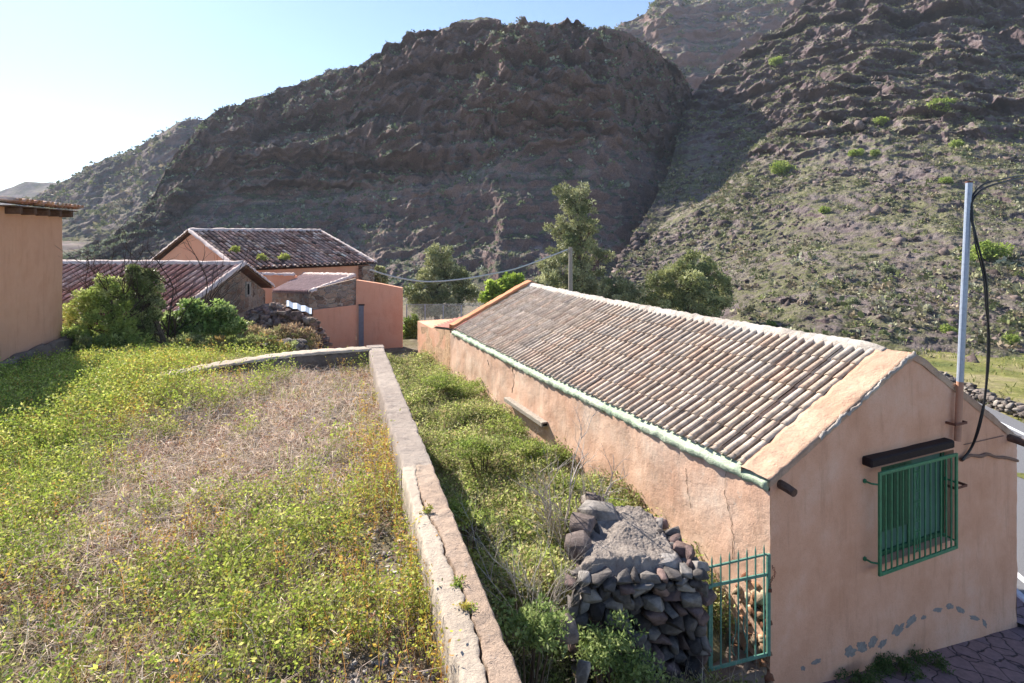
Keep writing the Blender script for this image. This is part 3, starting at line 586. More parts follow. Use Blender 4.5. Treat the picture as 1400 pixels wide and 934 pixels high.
# ================================================================== TILED ROOFS
def tiles(origin, along, down, length, slope, pitch, expo, rad, cols, seed=0, segs=6, wob=.012, sag=None, under=True, chan=.8, cv=.09):
    """overlapping barrel tiles laid row by row on one pitch -> arrays"""
    rr = np.random.default_rng(seed); a = np.array(along); d = np.array(down); n = np.cross(a, d); n = n/np.linalg.norm(n)
    if n[2] < 0: n = -n
    nc = int(length/pitch); nrow = int(math.ceil(slope/expo)); Vs = []; Fs = []; Cs = []; b = 0
    th = np.linspace(0, math.pi, segs+1)
    for i in range(nc):
        cw = rr.normal()*wob; ccol = rr.normal()*.05
        for j in range(nrow):
            for kind in ((0, 1) if under else (0,)):
                L = min(expo*1.16, slope-j*expo+.03) if kind == 0 else min(expo*1.1, slope-j*expo+.0)
                if L < .06: continue
                x0 = (i+.5+.5*kind)*pitch+cw+rr.normal()*wob*.5; y0 = j*expo+rr.normal()*.008
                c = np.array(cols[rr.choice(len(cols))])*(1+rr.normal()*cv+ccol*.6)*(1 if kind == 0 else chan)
                r1, r2 = (rad*.86, rad) if kind == 0 else (max(pitch*.5-rad*.55, rad*.8),)*2
                lift0, lift1 = (.010, .030) if kind == 0 else (.0, .018)
                ring = []
                for (yy, rd, lf) in ((y0, r1, lift0), (y0+L, r2, lift1)):
                    ct, st = np.cos(th)*rd, np.sin(th)*rd*(.70 if kind == 0 else -.55)
                    base = np.array(origin)+d*yy+n*(lf+(.03 if kind == 0 else .030))
                    ring.append(base[None]+a[None]*(x0+ct)[:, None]+n[None]*st[:, None])
                if kind == 0:                      # visible thickness of the lower lip
                    ct, st = np.cos(th)*(r2-.014), np.sin(th)*(r2-.014)*.74
                    base = np.array(origin)+d*(y0+L)+n*(lift1+.03); ring.append(base[None]+a[None]*(x0+ct)[:, None]+n[None]*st[:, None])
                    ring.append(ring[-1]-d[None]*.12)
                V = np.concatenate(ring); m = segs+1
                for q in range(len(ring)-1):
                    k = np.arange(segs)+q*m; Fs.append(np.stack([k, k+1, k+m+1, k+m], 1)+b)
                Vs.append(V); Cs.append(np.tile(np.clip(c, .02, 1), (len(V), 1))); b += len(V)
    V = np.concatenate(Vs)
    if sag is not None: V[:, 2] += sag(V)
    return V, np.concatenate(Fs), np.concatenate(Cs)

# ================================================================== LONG TILED HOUSE
LEN = 12.3; WID = 5.24; ZE = -2.975; ZR = -1.66; HALF = 2.68; ZE2 = -3.2
house = empty('tiled_house', HP(0, 0, -5.5), 'long low orange plastered house with clay tiled roof and green grille', 'house')
def rooftop(t): return np.where(np.asarray(t) < HALF, ZE+(ZR-ZE)*np.asarray(t)/HALF, ZR+(ZE2-ZR)*(np.asarray(t)-HALF)/(WID-HALF))
def sagf(s): return -.07*np.sin(np.clip(s/LEN, 0, 1)*math.pi)
def gable_base(t): return -5.55-.11*np.asarray(t)
# gable wall with window opening
wt0, wt1, wz0, wz1 = 2.02, 3.62, -4.42, -3.12
tc = np.unique(np.concatenate([np.linspace(0, wt0, 26), np.linspace(wt0, wt1, 20), np.linspace(wt1, WID, 22), [HALF]]))
rows = []
for k in np.linspace(0, 1, 18)[:-1]: rows.append(gable_base(tc)-.3+(wz0-gable_base(tc)+.3)*k)
for k in np.linspace(0, 1, 16)[:-1]: rows.append(np.full_like(tc, wz0)+(wz1-wz0)*k)
for k in np.linspace(0, 1, 16): rows.append(wz1+(rooftop(tc)-.03-wz1)*k)
rows = np.array(rows); Tg = np.repeat(tc[None], len(rows), 0)
off = .018*fbm(Tg*1.2, rows*1.2, 1, 3)
edge = (Tg < .001) | (Tg > WID-.001)
base = np.array(P0); Un = np.array(U); Wn = np.array(W_)
off = np.where((Tg > wt0-.01) & (Tg < wt1+.01) & (rows > wz0-.01) & (rows < wz1+.01), 0, off)*np.where(edge, .3, 1)
Vg = base+Wn*(Tg+np.where(Tg < .001, .012*fbm(rows*3, 0, 4, 3), 0)+np.where(Tg > WID-.001, .05*fbm(rows*2, 0, 4, 3), 0))[..., None]+Un*off[..., None]; Vg[..., 2] += rows
fq = grid_faces(*rows.shape); cen = Vg.reshape(-1, 3)[fq].mean(1); tcen = Tg.reshape(-1)[fq].mean(1); zc = rows.reshape(-1)[fq].mean(1)
keep = ~((tcen > wt0) & (tcen < wt1) & (zc > wz0) & (zc < wz1))
npmesh('gable_wall', Vg.reshape(-1, 3), fq[keep], M['gable'], house, smooth=True)
# long wall, irregular grid
sc_ = np.linspace(0, LEN, 150); zc_ = np.linspace(0, 1, 40); Sg, Kg = np.meshgrid(sc_, zc_); top = ZE-.10+sagf(Sg)*.5; Zg = -5.9+(top+5.9)*Kg
off = .03*fbm(Sg*1.1, Zg*1.1, 7, 4)*np.clip(Sg/.3, .3, 1)
Vl = base+Un*Sg[..., None]+Wn*off[..., None]; Vl[..., 2] += Zg
npmesh('long_wall', Vl.reshape(-1, 3), grid_faces(*Sg.shape)[:, ::-1], M['long_wall'], house, smooth=True)
b = MB()       # back wall, far gable
b.add([HP(0, WID, -6.4), HP(LEN, WID, -6.4), HP(LEN, WID, ZE2-.05), HP(0, WID, ZE2-.05)], [(0, 1, 2, 3)])
b.obj('back_wall', M['gable'], house)
b = MB(); b.add([HP(LEN, 0, -6.4), HP(LEN, WID, -6.4), HP(LEN, WID, ZE2-.05), HP(LEN, HALF, ZR-.05), HP(LEN, 0, ZE-.05)], [(0, 4, 3, 2, 1)]); b.obj('far_gable_wall', M['gable'], house)
# roof deck + tiles, both pitches
TC = [(.66,.53,.42), (.62,.49,.38), (.69,.56,.45), (.58,.47,.38), (.66,.52,.40), (.63,.53,.44), (.66,.48,.36)]
b = MB()
for t0, z0, t1, z1 in ((0, ZE, HALF, ZR), (HALF, ZR, WID, ZE2)):
    n_ = 14
    vs = [HP(LEN*i/n_, t, z-.045+float(sagf(LEN*i/n_))) for i in range(n_+1) for t, z in ((t0, z0), (t1, z1))]
    b.add(vs, [(2*i, 2*i+2, 2*i+3, 2*i+1) for i in range(n_)], (.2, .15, .12))
b.obj('roof_deck', M['tile'], house)
TS = .40
def sagV(V):
    s = (V[:, 0]-P0.x)*U.x+(V[:, 1]-P0.y)*U.y; return sagf(s)+.012*fbm(V[:, 0]*.9, V[:, 1]*.9, 2, 3)
sl = math.hypot(HALF, ZR-ZE); down = (-W_*HALF+Vector((0, 0, ZE-ZR)))/sl
p1 = tiles(HP(TS, HALF-.085, ZR-.05), U, down, LEN-TS-.22, sl-.18,   .166, .385, .051, TC, 3, 6, .007, sagV)
sl2 = math.hypot(WID-HALF, ZR-ZE2); down2 = (W_*(WID-HALF)+Vector((0, 0, ZE2-ZR)))/sl2
p2 = tiles(HP(TS, HALF, ZR-.01), U, down2, LEN-TS-.22, sl2-.04, .186, .415, .052, TC, 4, 5, .007, sagV)
V, Fq, C = merge([p1, p2])
sV = (V[:, 0]-P0.x)*U.x+(V[:, 1]-P0.y)*U.y; tV = (V[:, 0]-P0.x)*W_.x+(V[:, 1]-P0.y)*W_.y
wh = np.clip(1.6*fbm(V[:, 0]*1.3, V[:, 1]*1.3, 5, 3)+.15, 0, .55)*(ss(HALF-.6, HALF-.05, tV)*.8+.25); C = C*(1-wh[:, None])+np.array([.6, .57, .52])*wh[:, None]
npmesh('roof', V, Fq, M['tile'], house, col=C, smooth=True)
# ridge mortar
def strip_tube(path, prof, name, mat, parent, jit=.02, seed=1.0, smooth=True):
    """sweep a profile of (side, up) offsets along a path of (point, side-vector)"""
    V = []
    for i, (p, sd) in enumerate(path):
        for j, (a, c) in enumerate(prof):
            q = Vector(p)+Vector(sd)*a+Vector((0, 0, c)); g = np.array(q)*7+seed
            V.append(q+Vector((0, 0, 1))*float(fbm(g[0], g[1], g[2], 3))*jit+Vector(sd)*float(fbm(g[0]+40, g[1], g[2]+9, 3))*jit)
    k = len(prof); c0_ = sum(V[:k], Vector())/k; c1_ = sum(V[-k:], Vector())/k; V = [c0_.copy() for _ in range(k)]+V+[c1_.copy() for _ in range(k)]
    return npmesh(name, np.array([v[:] for v in V]), grid_faces(len(path)+2, len(prof)), mat, parent, smooth=smooth)
path = [(HP(s, HALF, ZR-.03+float(sagf(s))-.06*max(0, 1-(s-.36)/.25)), W_) for s in np.linspace(.36, LEN-.2, 260)]
strip_tube(path, [(-.17, -.07), (-.135, .03), (-.08, .085), (0, .105), (.08, .085), (.135, .03), (.17, -.07)], 'ridge_cap', M['white_mortar'], house, .03)
# mint eave strip
path = [(HP(s, 0, ZE+float(sagf(s))*.8), W_) for s in np.linspace(.02, LEN-.25, 190)]
strip_tube(path, [(-.015, -.11), (-.03, -.095), (-.04, -.03), (-.03, -.012), (.04, .022), (.13, .065), (.17, .085), (.18, -.02)], 'eave_strip', M['mint'], house, .028)
# gable copings
def coping(name, s0, s1, lift, mat, split=True, jit=.02):
    V = []; n = 44; prof_s = np.linspace(s0, s1, 9)
    ts = np.concatenate([np.linspace(-.035, HALF, n), np.linspace(HALF, WID+.03, n)[1:]])
    rowsv = []
    for s, dz in [(s0+.02, -.10)]+[(s, 0) for s in prof_s]+[(s1, -.16)]:
        row = []
        for t in ts:
            z = float(rooftop(np.clip(t, 0, WID)))+lift+dz+.25*min(0, t)*0; g = (s*5, t*5)
            e = .5 if dz else 1
            row.append(HP(s+jit*float(fbm(g[1]*1.5, g[0], 3, 4))*(1.4 if s in (s0, s1) else .3), t, z+jit*float(fbm(g[0], g[1], 9, 4))*e-.035*math.exp(-((t-HALF)/.12)**2)))
        rowsv.append(row)
    return npmesh(name, np.array([[v[:] for v in r] for r in rowsv]).reshape(-1, 3), grid_faces(len(rowsv), len(ts)), mat, house, smooth=True)
coping('gable_coping', -.03, .44, .05, M['coping'], jit=.02)
coping('gable_coping', LEN-.30, LEN+.02, .17, M['coping_red'], jit=.02)
# frayed mortar line along the coping's front edge
path = [(HP(-.035, t, float(rooftop(t))+.045+.012*float(fbm(t*9, 1, 2, 4))), U) for t in np.linspace(.8, HALF, 130)]
strip_tube(path, [(-.012, -.03), (-.018, 0), (0, .012), (.02, .004)], 'edge_mortar', M['white_mortar'], house, .035)
# window
win = MB(); fr = .0
for (a0, a1, c0, c1) in ((wt0, wt0, wz0, wz1), (wt1, wt1, wz0, wz1)):
    win.add([HP(0, a0, c0), HP(.22, a0, c0), HP(.22, a0, c1), HP(0, a0, c1)], [(0, 1, 2, 3)])
win.add([HP(0, wt0, wz0), HP(.22, wt0, wz0), HP(.22, wt1, wz0), HP(0, wt1, wz0)], [(0, 1, 2, 3)]); win.add([HP(0, wt0, wz1), HP(.22, wt0, wz1), HP(.22, wt1, wz1), HP(0, wt1, wz1)], [(0, 1, 2, 3)])
win.add([HP(.22, wt0, wz0), HP(.22, wt1, wz0), HP(.22, wt1, wz1), HP(.22, wt0, wz1)], [(0, 1, 2, 3)])
wino = win.obj('window', M['gable'], house)
b = MB()
for a0, a1, c0, c1 in ((wt0+.005, wt0+.07, wz0+.005, wz1-.005), (wt1-.07, wt1-.005, wz0+.005, wz1-.005), (wt0+.07, wt1-.07, wz1-.07, wz1-.005), (wt0+.07, wt1-.07, wz0+.005, wz0+.07), (wt0+.78, wt0+.84, wz0+.07, wz1-.07)):
    b.box(HP(.12, a0, c0), W_*(a1-a0), U*.06, Vector((0, 0, c1-c0)))
b.obj('window_frame', M['shutter'], wino, bevel=.004)
b = MB(); b.box(HP(.15, wt0+.07, wz0+.07), W_*.71, U*.02, Vector((0, 0, wz1-wz0-.14))); b.box(HP(.15, wt0+.84, wz0+.07), W_*(wt1-wt0-.91), U*.02, Vector((0, 0, wz1-wz0-.14))); b.obj('pane', M['curtain'], wino)
b = MB(); b.box(HP(.06, wt0+.08, wz0+.38), W_*.62, U*.04, Vector((0, 0, .90)))
for k in range(5): b.box(HP(.05, wt0+.10+k*.12, wz0+.40), W_*.10, U*.01, Vector((0, 0, .84)))
b.obj('shutter', M['shutter'], wino, bevel=.003)
# grille (stands 14 cm off the wall)
g0, g1 = gable_pt(1201, 640, .16)[0], gable_pt(1308, 640, .16)[0]; gz0, gz1 = -4.42, -3.08
gr = MB(); so = -.18
def bar(bm_, s, ta, za, tb, zb_, w=.028, d=.02):
    if abs(ta-tb) < 1e-6: bm_.box(HP(s, ta-w/2, za), W_*w, U*d, Vector((0, 0, zb_-za)))
    else: bm_.box(HP(s, ta, za-w/2), W_*(tb-ta), U*d, Vector((0, 0, w)))
bar(gr, so, g0+.02, gz0, g0+.02, gz1, .045, .03); bar(gr, so, g1-.02, gz0, g1-.02, gz1, .045, .03); bar(gr, so, g0+.043, gz0+.02, g1-.043, gz0, .045, .03); bar(gr, so, g0+.043, gz1-.02, g1-.043, gz1, .045, .03)
grille = gr.obj('window_grille', M['green'], house, bevel=.004)
for k in range(1, 14):
    if k in (7,): pass
    t = g0+.02+(g1-g0-.04)*k/14; b = MB(); bar(b, so+.005, t, gz0-.0, t, gz1-.045, .022, .018); b.obj('bar', M['green'], grille, bevel=.003)
for zz in (-3.32, -3.72, -4.12):     # scrolls between the middle bars
    b = MB(); tm = g0+.02+(g1-g0-.04)*6.5/14
    for sgn in (1, -1):
        pts = [HP(so+.012, tm+sgn*(.008+.10*(1-a/10)*math.sin(a*.62)*.35), zz+.14*math.cos(a*.32)) for a in range(11)]
        b.tube(pts, .007, 5)
        for e_ in (.13, -.13): b.tube([HP(so+.012, tm+sgn*(.03+.022*math.cos(q)), zz+e_+.022*math.sin(q)) for q in np.linspace(0, 5.5, 9)], .006, 5)
    b.obj('scroll', M['green'], grille, smooth=True)
for t, z in ((g0-.02, -3.24), (g0-.02, -4.26), (g1+.04, -3.5), (g1+.0, -4.3)):
    b = MB(); b.tube([HP(.0, t-.03, z), HP(-.10, t-.03, z), HP(so+.01, t+.04 if t < 3 else t-.06, z+.0)], .013, 6); b.tube([HP(-.004, t-.03, z), HP(-.02, t-.03, z)], .03, 8); b.obj('wall_tie', M['green'], grille)
l0, l1 = gable_pt(1189, 620, .1)[0], gable_pt(1303, 600, .1)[0]
b = MB(); b.box(HP(-.13, l0, -3.03), W_*(l1-l0), U*.16, Vector((0, 0, .115))); b.obj('lintel', M['lintel'], house, bevel=.02)
for (t, z, dz, r, L) in ((.17, -3.02, -.03, .05, .20), (5.02, -3.14, -.03, .055, .22)):
    b = MB(); b.tube([HP(.05, t, z), HP(-L*.5, t, z+dz*.4), HP(-L, t, z+dz)], [r*1.1, r*1.05, r], 10); b.obj('beam_end', M['beam'], house, smooth=False)
# bare cement patches near the foot of the gable
def blob_patch(cx, cy, rx, ry, ang, seed, name='cement_patch', mat=None, offs=.004, n=40):
    rr2 = random.Random(seed); V = []; a0 = R(ang)
    for k in range(n):
        th = 2*math.pi*k/n; r = .95+.5*float(fbm(math.cos(th)*1.1+seed, math.sin(th)*1.6, seed*3.1, 4)); x = rx*r*math.cos(th); y = ry*r*math.sin(th)
        px = cx+.8*x*math.cos(a0)-y*math.sin(a0); py = cy-(x*math.sin(a0)+y*math.cos(a0)); t, z = gable_pt(px, py)
        V.append(HP(.018*float(fbm(t*1.2, z*1.2, 1, 3))-.003, t, z))
    m = MB(); c = sum(V, Vector())/n; back = [v+U*.05 for v in V]
    m.add([c]+V, [(0, k+1, (k+1) % n+1) for k in range(n)]); m.add(V+back, [(k, (k+1) % n, (k+1) % n+n, k+n) for k in range(n)])
    return m.obj(name, mat or M['cement'], house)
for i, (cx, cy, rx, ry, an) in enumerate([(1162,891,9,7,35),(1178,884,8,8,50),(1192,878,6,9,-30),(1206,880,4,8,-35),(1228,860,12,6,40),(1245,848,11,5,42),(1262,844,5,2.5,20),(1282,834,8,3,8),(1298,829,7,3.5,0),(1313,834,8,4,-28),(1332,845,8,3.5,-15),(1346,852,3,6,15),(1116,905,8,3.5,20),(1098,914,4,4,0)]):
    blob_patch(cx, cy, rx, ry, an, i+1, offs=.014)
# cracks and dark marks in the long wall
def crack(name, pts, w, seed, mat=None):
    rr2 = random.Random(seed); P = []
    for (x0, y0), (x1, y1) in zip(pts[:-1], pts[1:]):
        for k in range(7): P.append((x0+(x1-x0)*k/7+rr2.uniform(-1, 1)*1.3, y0+(y1-y0)*k/7))
    m = MB(); vs = []
    for i, (x, y) in enumerate(P):
        s, z = side_pt(x, y); ww = w*rr2.uniform(.3, 1.3); o_ = .03*float(fbm(s*1.1, z*1.1, 7, 4))-.006
        vs += [HP(s-ww, o_, z), HP(s+ww, o_, z)]
    m.add(vs, [(2*i, 2*i+1, 2*i+3, 2*i+2) for i in range(len(P)-1)]); m.obj(name, mat or M['dark'], house)
crack('crack', [(992,640), (990,668), (997,700), (1003,730), (1004,770)], .0045, 1)
crack('crack', [(700,500), (702,520), (700,540)], .014, 2)
crack('crack', [(938,640), (940,665), (945,700)], .005, 3); crack('crack', [(668,492), (672,505)], .02, 4)
crack('crack', [(900,595), (930,612), (985,640), (1030,655)], .006, 5)
# crumbling rubble at the foot of the long wall beside the gate
V, Fq, C = rock_arrays([tuple(HP(random.uniform(.02, .5), -.0+random.uniform(-.02, .01), random.uniform(-5.5, -4.25)-.2*random.random())) for _ in range(90)], [random.uniform(.025, .08) for _ in range(90)], pal([hexc('#c9a284'), hexc('#a87f62'), hexc('#7d5542'), hexc('#d8c0a2')], 90), 6, 1, .5)
tag(npmesh('rubble_patch', V, Fq, M['stone'], house, col=C), kind='stuff')
# wooden spout on the long wall
s1, z1 = side_pt(697, 545); s2, z2 = side_pt(750, 580)
b = MB(); b.box(HP(s2, -.16, z2-.05), U*(s1-s2)+Vector((0, 0, z1-z2)), W_*.15, Vector((0, 0, .10)))
spo = b.obj('wooden_spout', M['old_wood'], house, bevel=.012)
b = MB(); b.box(HP(s2-.02, -.13, z2-.02), U*.015, W_*.09, Vector((0, 0, .045))); b.obj('spout_mouth', M['dark'], spo)
# annex at the far end
an0, an1 = LEN+.02, 16.1
sA, zA = side_pt(571, 446); 
n_ = 30; Sg, Kg = np.meshgrid(np.linspace(LEN, sA, n_), np.linspace(0, 1, 16)); top = -3.0+(zA+3.0)*(Sg-LEN)/(sA-LEN); Zg = -6+(top+6)*Kg
Vl = base+Un*Sg[..., None]+Wn*(.03*fbm(Sg*1.1, Zg*1.1, 7, 4)+.0)[..., None]; Vl[..., 2] += Zg
npmesh('annex_wall', Vl.reshape(-1, 3), grid_faces(*Sg.shape)[:, ::-1], M['rubble'], house, smooth=True)
b = MB(); b.box(HP(LEN+.02, .002, -6), U*(sA-LEN), W_*3.4, Vector((0, 0, 2.75))); b.obj('annex_body', M['gable'], house)
z_l = lambda s: -3.0+(zA+3.0)*(s-LEN)/(sA-LEN)
b = MB(); NQ = 17
vs = []
for i in range(NQ*4+1):
    t = .22+3.0*i/(NQ*4); w = .018*math.sin(i*math.pi/2)
    vs += [HP(LEN+.04, t, -2.98+w+.06*t), HP(sA+.15, t, zA-.02+w+.14*t)]
b.add(vs, [(2*i, 2*i+1, 2*i+3, 2*i+2) for i in range(NQ*4)], (.42, .17, .13)); b.obj('annex_roof', M['tile_far'], house)
b = MB(); b.box(HP(LEN+.05, .12, z_l(LEN)-.03), U*(sA-LEN)+Vector((0, 0, zA-z_l(LEN))), W_*.10, Vector((0, 0, .035))); b.obj('annex_gap', M['dark'], house)

# ================================================================== MAST AND CABLES
mb = gable_pt(1309, 600, .08); mt_ = gable_pt(1325, 250, .08)
mast = empty('service_mast', HP(-.08, mb[0], mb[1]-.03), 'grey galvanised pipe mast fixed upright against the gable wall', 'mast')
pz = -2.12; f_ = (pz-mb[1])/(mt_[1]-mb[1]); mid = HP(-.08, mb[0]+(mt_[0]-mb[0])*f_, pz); bot = HP(-.08, mb[0], mb[1]-.03); tp = HP(-.08, mt_[0], mt_[1])
b = MB(); b.tube([mid, mid.lerp(tp, .5), tp], .044, 14); b.obj('pipe', M['galv'], mast, smooth=False)
b = MB(); b.tube([bot, mid], .0445, 14); b.obj('painted_pipe', M['pipe_paint'], mast)
b = MB(); b.tube([tp, tp+Vector((0, 0, .02))], .047, 14); b.obj('pipe_cap', M['rust'], mast)
for z in (-2.72, -3.62):
    b = MB(); t = mb[0]; b.box(HP(-.135, t-.14, z), W_*.26, U*.012, Vector((0, 0, .035))); b.box(HP(-.135, t-.14, z), W_*.02, U*.14, Vector((0, 0, .035))); b.box(HP(-.135, t+.12, z), W_*.02, U*.14, Vector((0, 0, .035))); b.obj('bracket', M['rust'], mast, bevel=.003)
def spline(pts, n=12):
    out = []; P = [pts[0]]+list(pts)+[pts[-1]]
    for i in range(1, len(P)-2):
        for k in range(n):
            t = k/n; a, b_, c, d = P[i-1], P[i], P[i+1], P[i+2]
            out.append(.5*((2*b_)+(c-a)*t+(2*a-5*b_+4*c-d)*t*t+(3*b_-a-3*c+d)*t*t*t))
    return out+[P[-2]]
Ym = tp.y
for k, (dx, lb) in enumerate(((0, 'thick black cable looping from the mast top down to the gable'), (1, 'thinner black cable twisted behind the thick one beside the mast'))):
    pts = [at(1327+dx*2, 290-dx*8, Ym-.05), at(1336-dx*3, 330, Ym-.12), at(1347-dx*3, 375, Ym-.15), at(1350-dx*2, 420, Ym-.15-.02*dx), at(1351+dx*2, 470, Ym-.12), at(1348, 530+dx*4, Ym-.1), at(1340-dx*2, 580, Ym-.08), at(1328, 612, 8.62-.06), at(1315+dx*2, 629, 8.50-.03)]
    top_ = [at(1500, 236+dx*3, Ym+3.2), at(1440, 238+dx*4, Ym+1.6), at(1400, 243-dx*3, Ym+.7), at(1372, 249-dx*4, Ym+.25), at(1345, 258-dx*6, Ym+.02), at(1331, 272-dx*6, Ym-.04)]
    b = MB(); b.tube(spline(top_+pts, 10), .017-.005*k, 6); o = b.obj('power_cable', M['black'], smooth=True, loc=tp); tag(o, lb, 'cable', 'black cables at the mast')
b = MB(); pts = []
for i, (px, py) in enumerate([(1314,629),(1326,623),(1340,624),(1350,621),(1362,625),(1376,626),(1391,630)]):
    t, z = gable_pt(px, py, .02); pts.append(HP(-.02, t, z))
b.tube(spline(pts, 4), [.02+.008*random.random() for _ in range(len(spline(pts, 4)))], 6); b.obj('wall_conduit', M['vine'], house, smooth=True)
b = MB(); b.tube([HP(-.012, *gable_pt(1318, 608, .012)), HP(-.012, *gable_pt(1372, 596, .012))], .006, 5); b.obj('thin_wire', M['vine'], house)

# ================================================================== GATE
gate = empty('metal_gate', HP(.02, -.42, -5.05), 'narrow green iron bar gate with pointed bars beside the house corner', 'gate')
Lp = Vector((2.262, 6.75, 0)); Rp = HP(-.03, -.035, 0); Rp.z = 0; gd = (Rp-Lp); gw = gd.length; gd.normalize(); gn = Vector((-gd.y, gd.x, 0))
zT = lambda f: -(793-HY)/F*Lp.y*(1-f)+(-(778-HY)/F*Rp.y)*f
zl, zr_ = -(800-HY)/F*Lp.y, -(783-HY)/F*Rp.y; zbl, zbr = -(918-HY)/F*Lp.y, -(896-HY)/F*Rp.y
ztl, ztr = -(776-HY)/F*Lp.y, -(757-HY)/F*Rp.y
def gp(f, z): return Lp.lerp(Rp, f)+Vector((0, 0, z))
b = MB()
b.box(gp(0, zbl)-gn*.015, gd*.035, gn*.03, Vector((0, 0, zl-zbl))); b.box(gp(1, zbr)-gd*.045-gn*.015, gd*.045, gn*.03, Vector((0, 0, ztr-zbr)))
b.box(gp(0, zl-.03)-gn*.012+gd*.036, gd*(gw-.082)+Vector((0, 0, zr_-zl)), gn*.024, Vector((0, 0, .035))); b.box(gp(0, zbl)-gn*.012+gd*.036, gd*(gw-.082)+Vector((0, 0, zbr-zbl)), gn*.024, Vector((0, 0, .04)))
b.obj('frame', M['gate_green'], gate, bevel=.003)
b = MB(); b.box(gp(0, ztl-.01)-gn*.01+gd*.02, gd*(gw-.07)+Vector((0, 0, ztr-ztl)), gn*.02, Vector((0, 0, .022))); b.obj('top_rail', M['gate_green'], gate)
for k in range(7):
    f = .06+.84*k/6*1.0; b = MB(); zz = zbl+(zbr-zbl)*f; zt = ztl+(ztr-ztl)*f+.10
    p = gp(f, 0); p0_ = p+Vector((0, 0, zz+.01)); 
    b.box(p0_-gn*.006-gd*.008, gd*.016, gn*.012, Vector((0, 0, zt-zz-.03))); b.tube([p+Vector((0, 0, zt-.02)), p+Vector((0, 0, zt+.03))], [.009, .001], 4); b.obj('bar', M['gate_green'], gate)
for k in range(2):      # scroll ornament low between the bars
    b = MB(); f0 = .42+.16*k; sg = 1 if k else -1
    pts = [gp(f0+.05*sg*math.sin(a*.55)*(1-a/14), zbl+.12+a*.04) for a in range(12)]; b.tube(pts, .007, 5); b.obj('scroll', M['gate_green'], gate, smooth=True)
ch = MB()
for k in range(10):
    th0 = k*.55; c = gp(1, zr_+.03)+Vector((.02+.03*math.sin(th0), -.02, .05-.024*k)); ax = Vector((1, 0, 0)) if k % 2 else Vector((0, 1, 0))
    ch.tube([c+ax*.011*math.cos(q)+Vector((0, 0, .018*math.sin(q))) for q in np.linspace(0, 6.28, 9)], .0035, 4)
ch.obj('chain', M['rust'], gate)
b = MB(); c = gp(1, zr_-.22)+Vector((-.03, -.03, 0)); b.box(c, (.04, 0, 0), (0, .015, 0), (0, 0, .04)); b.tube([c+Vector((.008, .007, .04)), c+Vector((.01, .007, .065)), c+Vector((.03, .007, .065)), c+Vector((.032, .007, .04))], .004, 5); b.obj('padlock', M['rust'], gate, bevel=.003)
b = MB(); b.box(HP(.02, -1.0, -5.9), W_*.97, U*.6, Vector((0, 0, .66))); o = b.obj('gate_step', M['plinth'], bevel=.03, sub=3, jitter=.08, loc=HP(.2, -.5, -5.9)); tag(o, 'rough stone step underneath the green gate', 'step')

# ================================================================== DRY STONE WALL (mass of stones)
rr = np.random.default_rng(15)
FL = Vector((.62, 6.55, 0)); FR = Vector((2.14, 6.72, 0)); BR = Vector((1.92, 7.75, 0)); BL = Vector((1.0, 8.35, 0))
def wtop(x, y): return -3.80+.12*ss(6.9, 8.2, y)+.05*fbm(x*2, y*2, 1, 3)
core = MB(); hh = 2.3
ring = [FL+Vector((.12, .12, 0)), FR+Vector((-.10, .12, 0)), BR+Vector((-.1, 0, 0)), BL]
core.add([p+Vector((0, 0, -6.0)) for p in ring]+[p+Vector((0, 0, float(wtop(p.x, p.y))-.07)) for p in ring], [(0,1,5,4), (1,2,6,5), (2,3,7,6), (3,0,4,7), (4,5,6,7)])
sw = empty('dry_stone_wall', (1.5, 6.9, -6), 'thick rough wall of dark volcanic stones left of the green gate', 'stone wall')
core.obj('wall_core', M['plinth'], sw, sub=6, jitter=.12)
cs = []; szs = []
def face_stones(A0, A1, z0, z1, n_out, dens=1.0):
    L = (A1-A0).length; d = (A1-A0).normalized(); z = z0
    while z < z1:
        h = rr.uniform(.07, .17); x = rr.uniform(-.05, .1)
        while x < L:
            w = rr.uniform(.09, .28)
            p = A0+d*(x+w*.5)+n_out*rr.uniform(-.03, .05); cs.append((p.x, p.y, z+h*.5+rr.normal()*.015)); szs.append((w*.56, rr.uniform(.10, .16), h*.58)); x += w*rr.uniform(.86, 1.0)
        z += h*rr.uniform(.82, .95)
yaws = []
nout = Vector((.1, -1, 0)).normalized()
face_stones(FL, FR, -5.75, -3.86, nout); n1_ = len(cs)
face_stones(FR, BR, -5.6, -3.9, Vector((1, .2, 0)))
# rotate sizes roughly to wall direction by jitter only; top stones
for _ in range(16):
    a, b2 = rr.random(), rr.random(); p = FL.lerp(FR, a).lerp(BL.lerp(BR, a), b2); cs.append((p.x, p.y, float(wtop(p.x, p.y))-.05)); s_ = rr.uniform(.04, .16); szs.append((s_, s_*.85, s_*.5))
scol = pal([(.17,.15,.14), (.24,.215,.20), (.26,.18,.16), (.33,.295,.27), (.20,.14,.13), (.12,.105,.10), (.29,.265,.245)], len(cs), rr, .2)
V, Fq, C = hull_rocks(cs, szs, scol, 9)
npmesh('stones', V, Fq, M['stone'], sw, col=C)
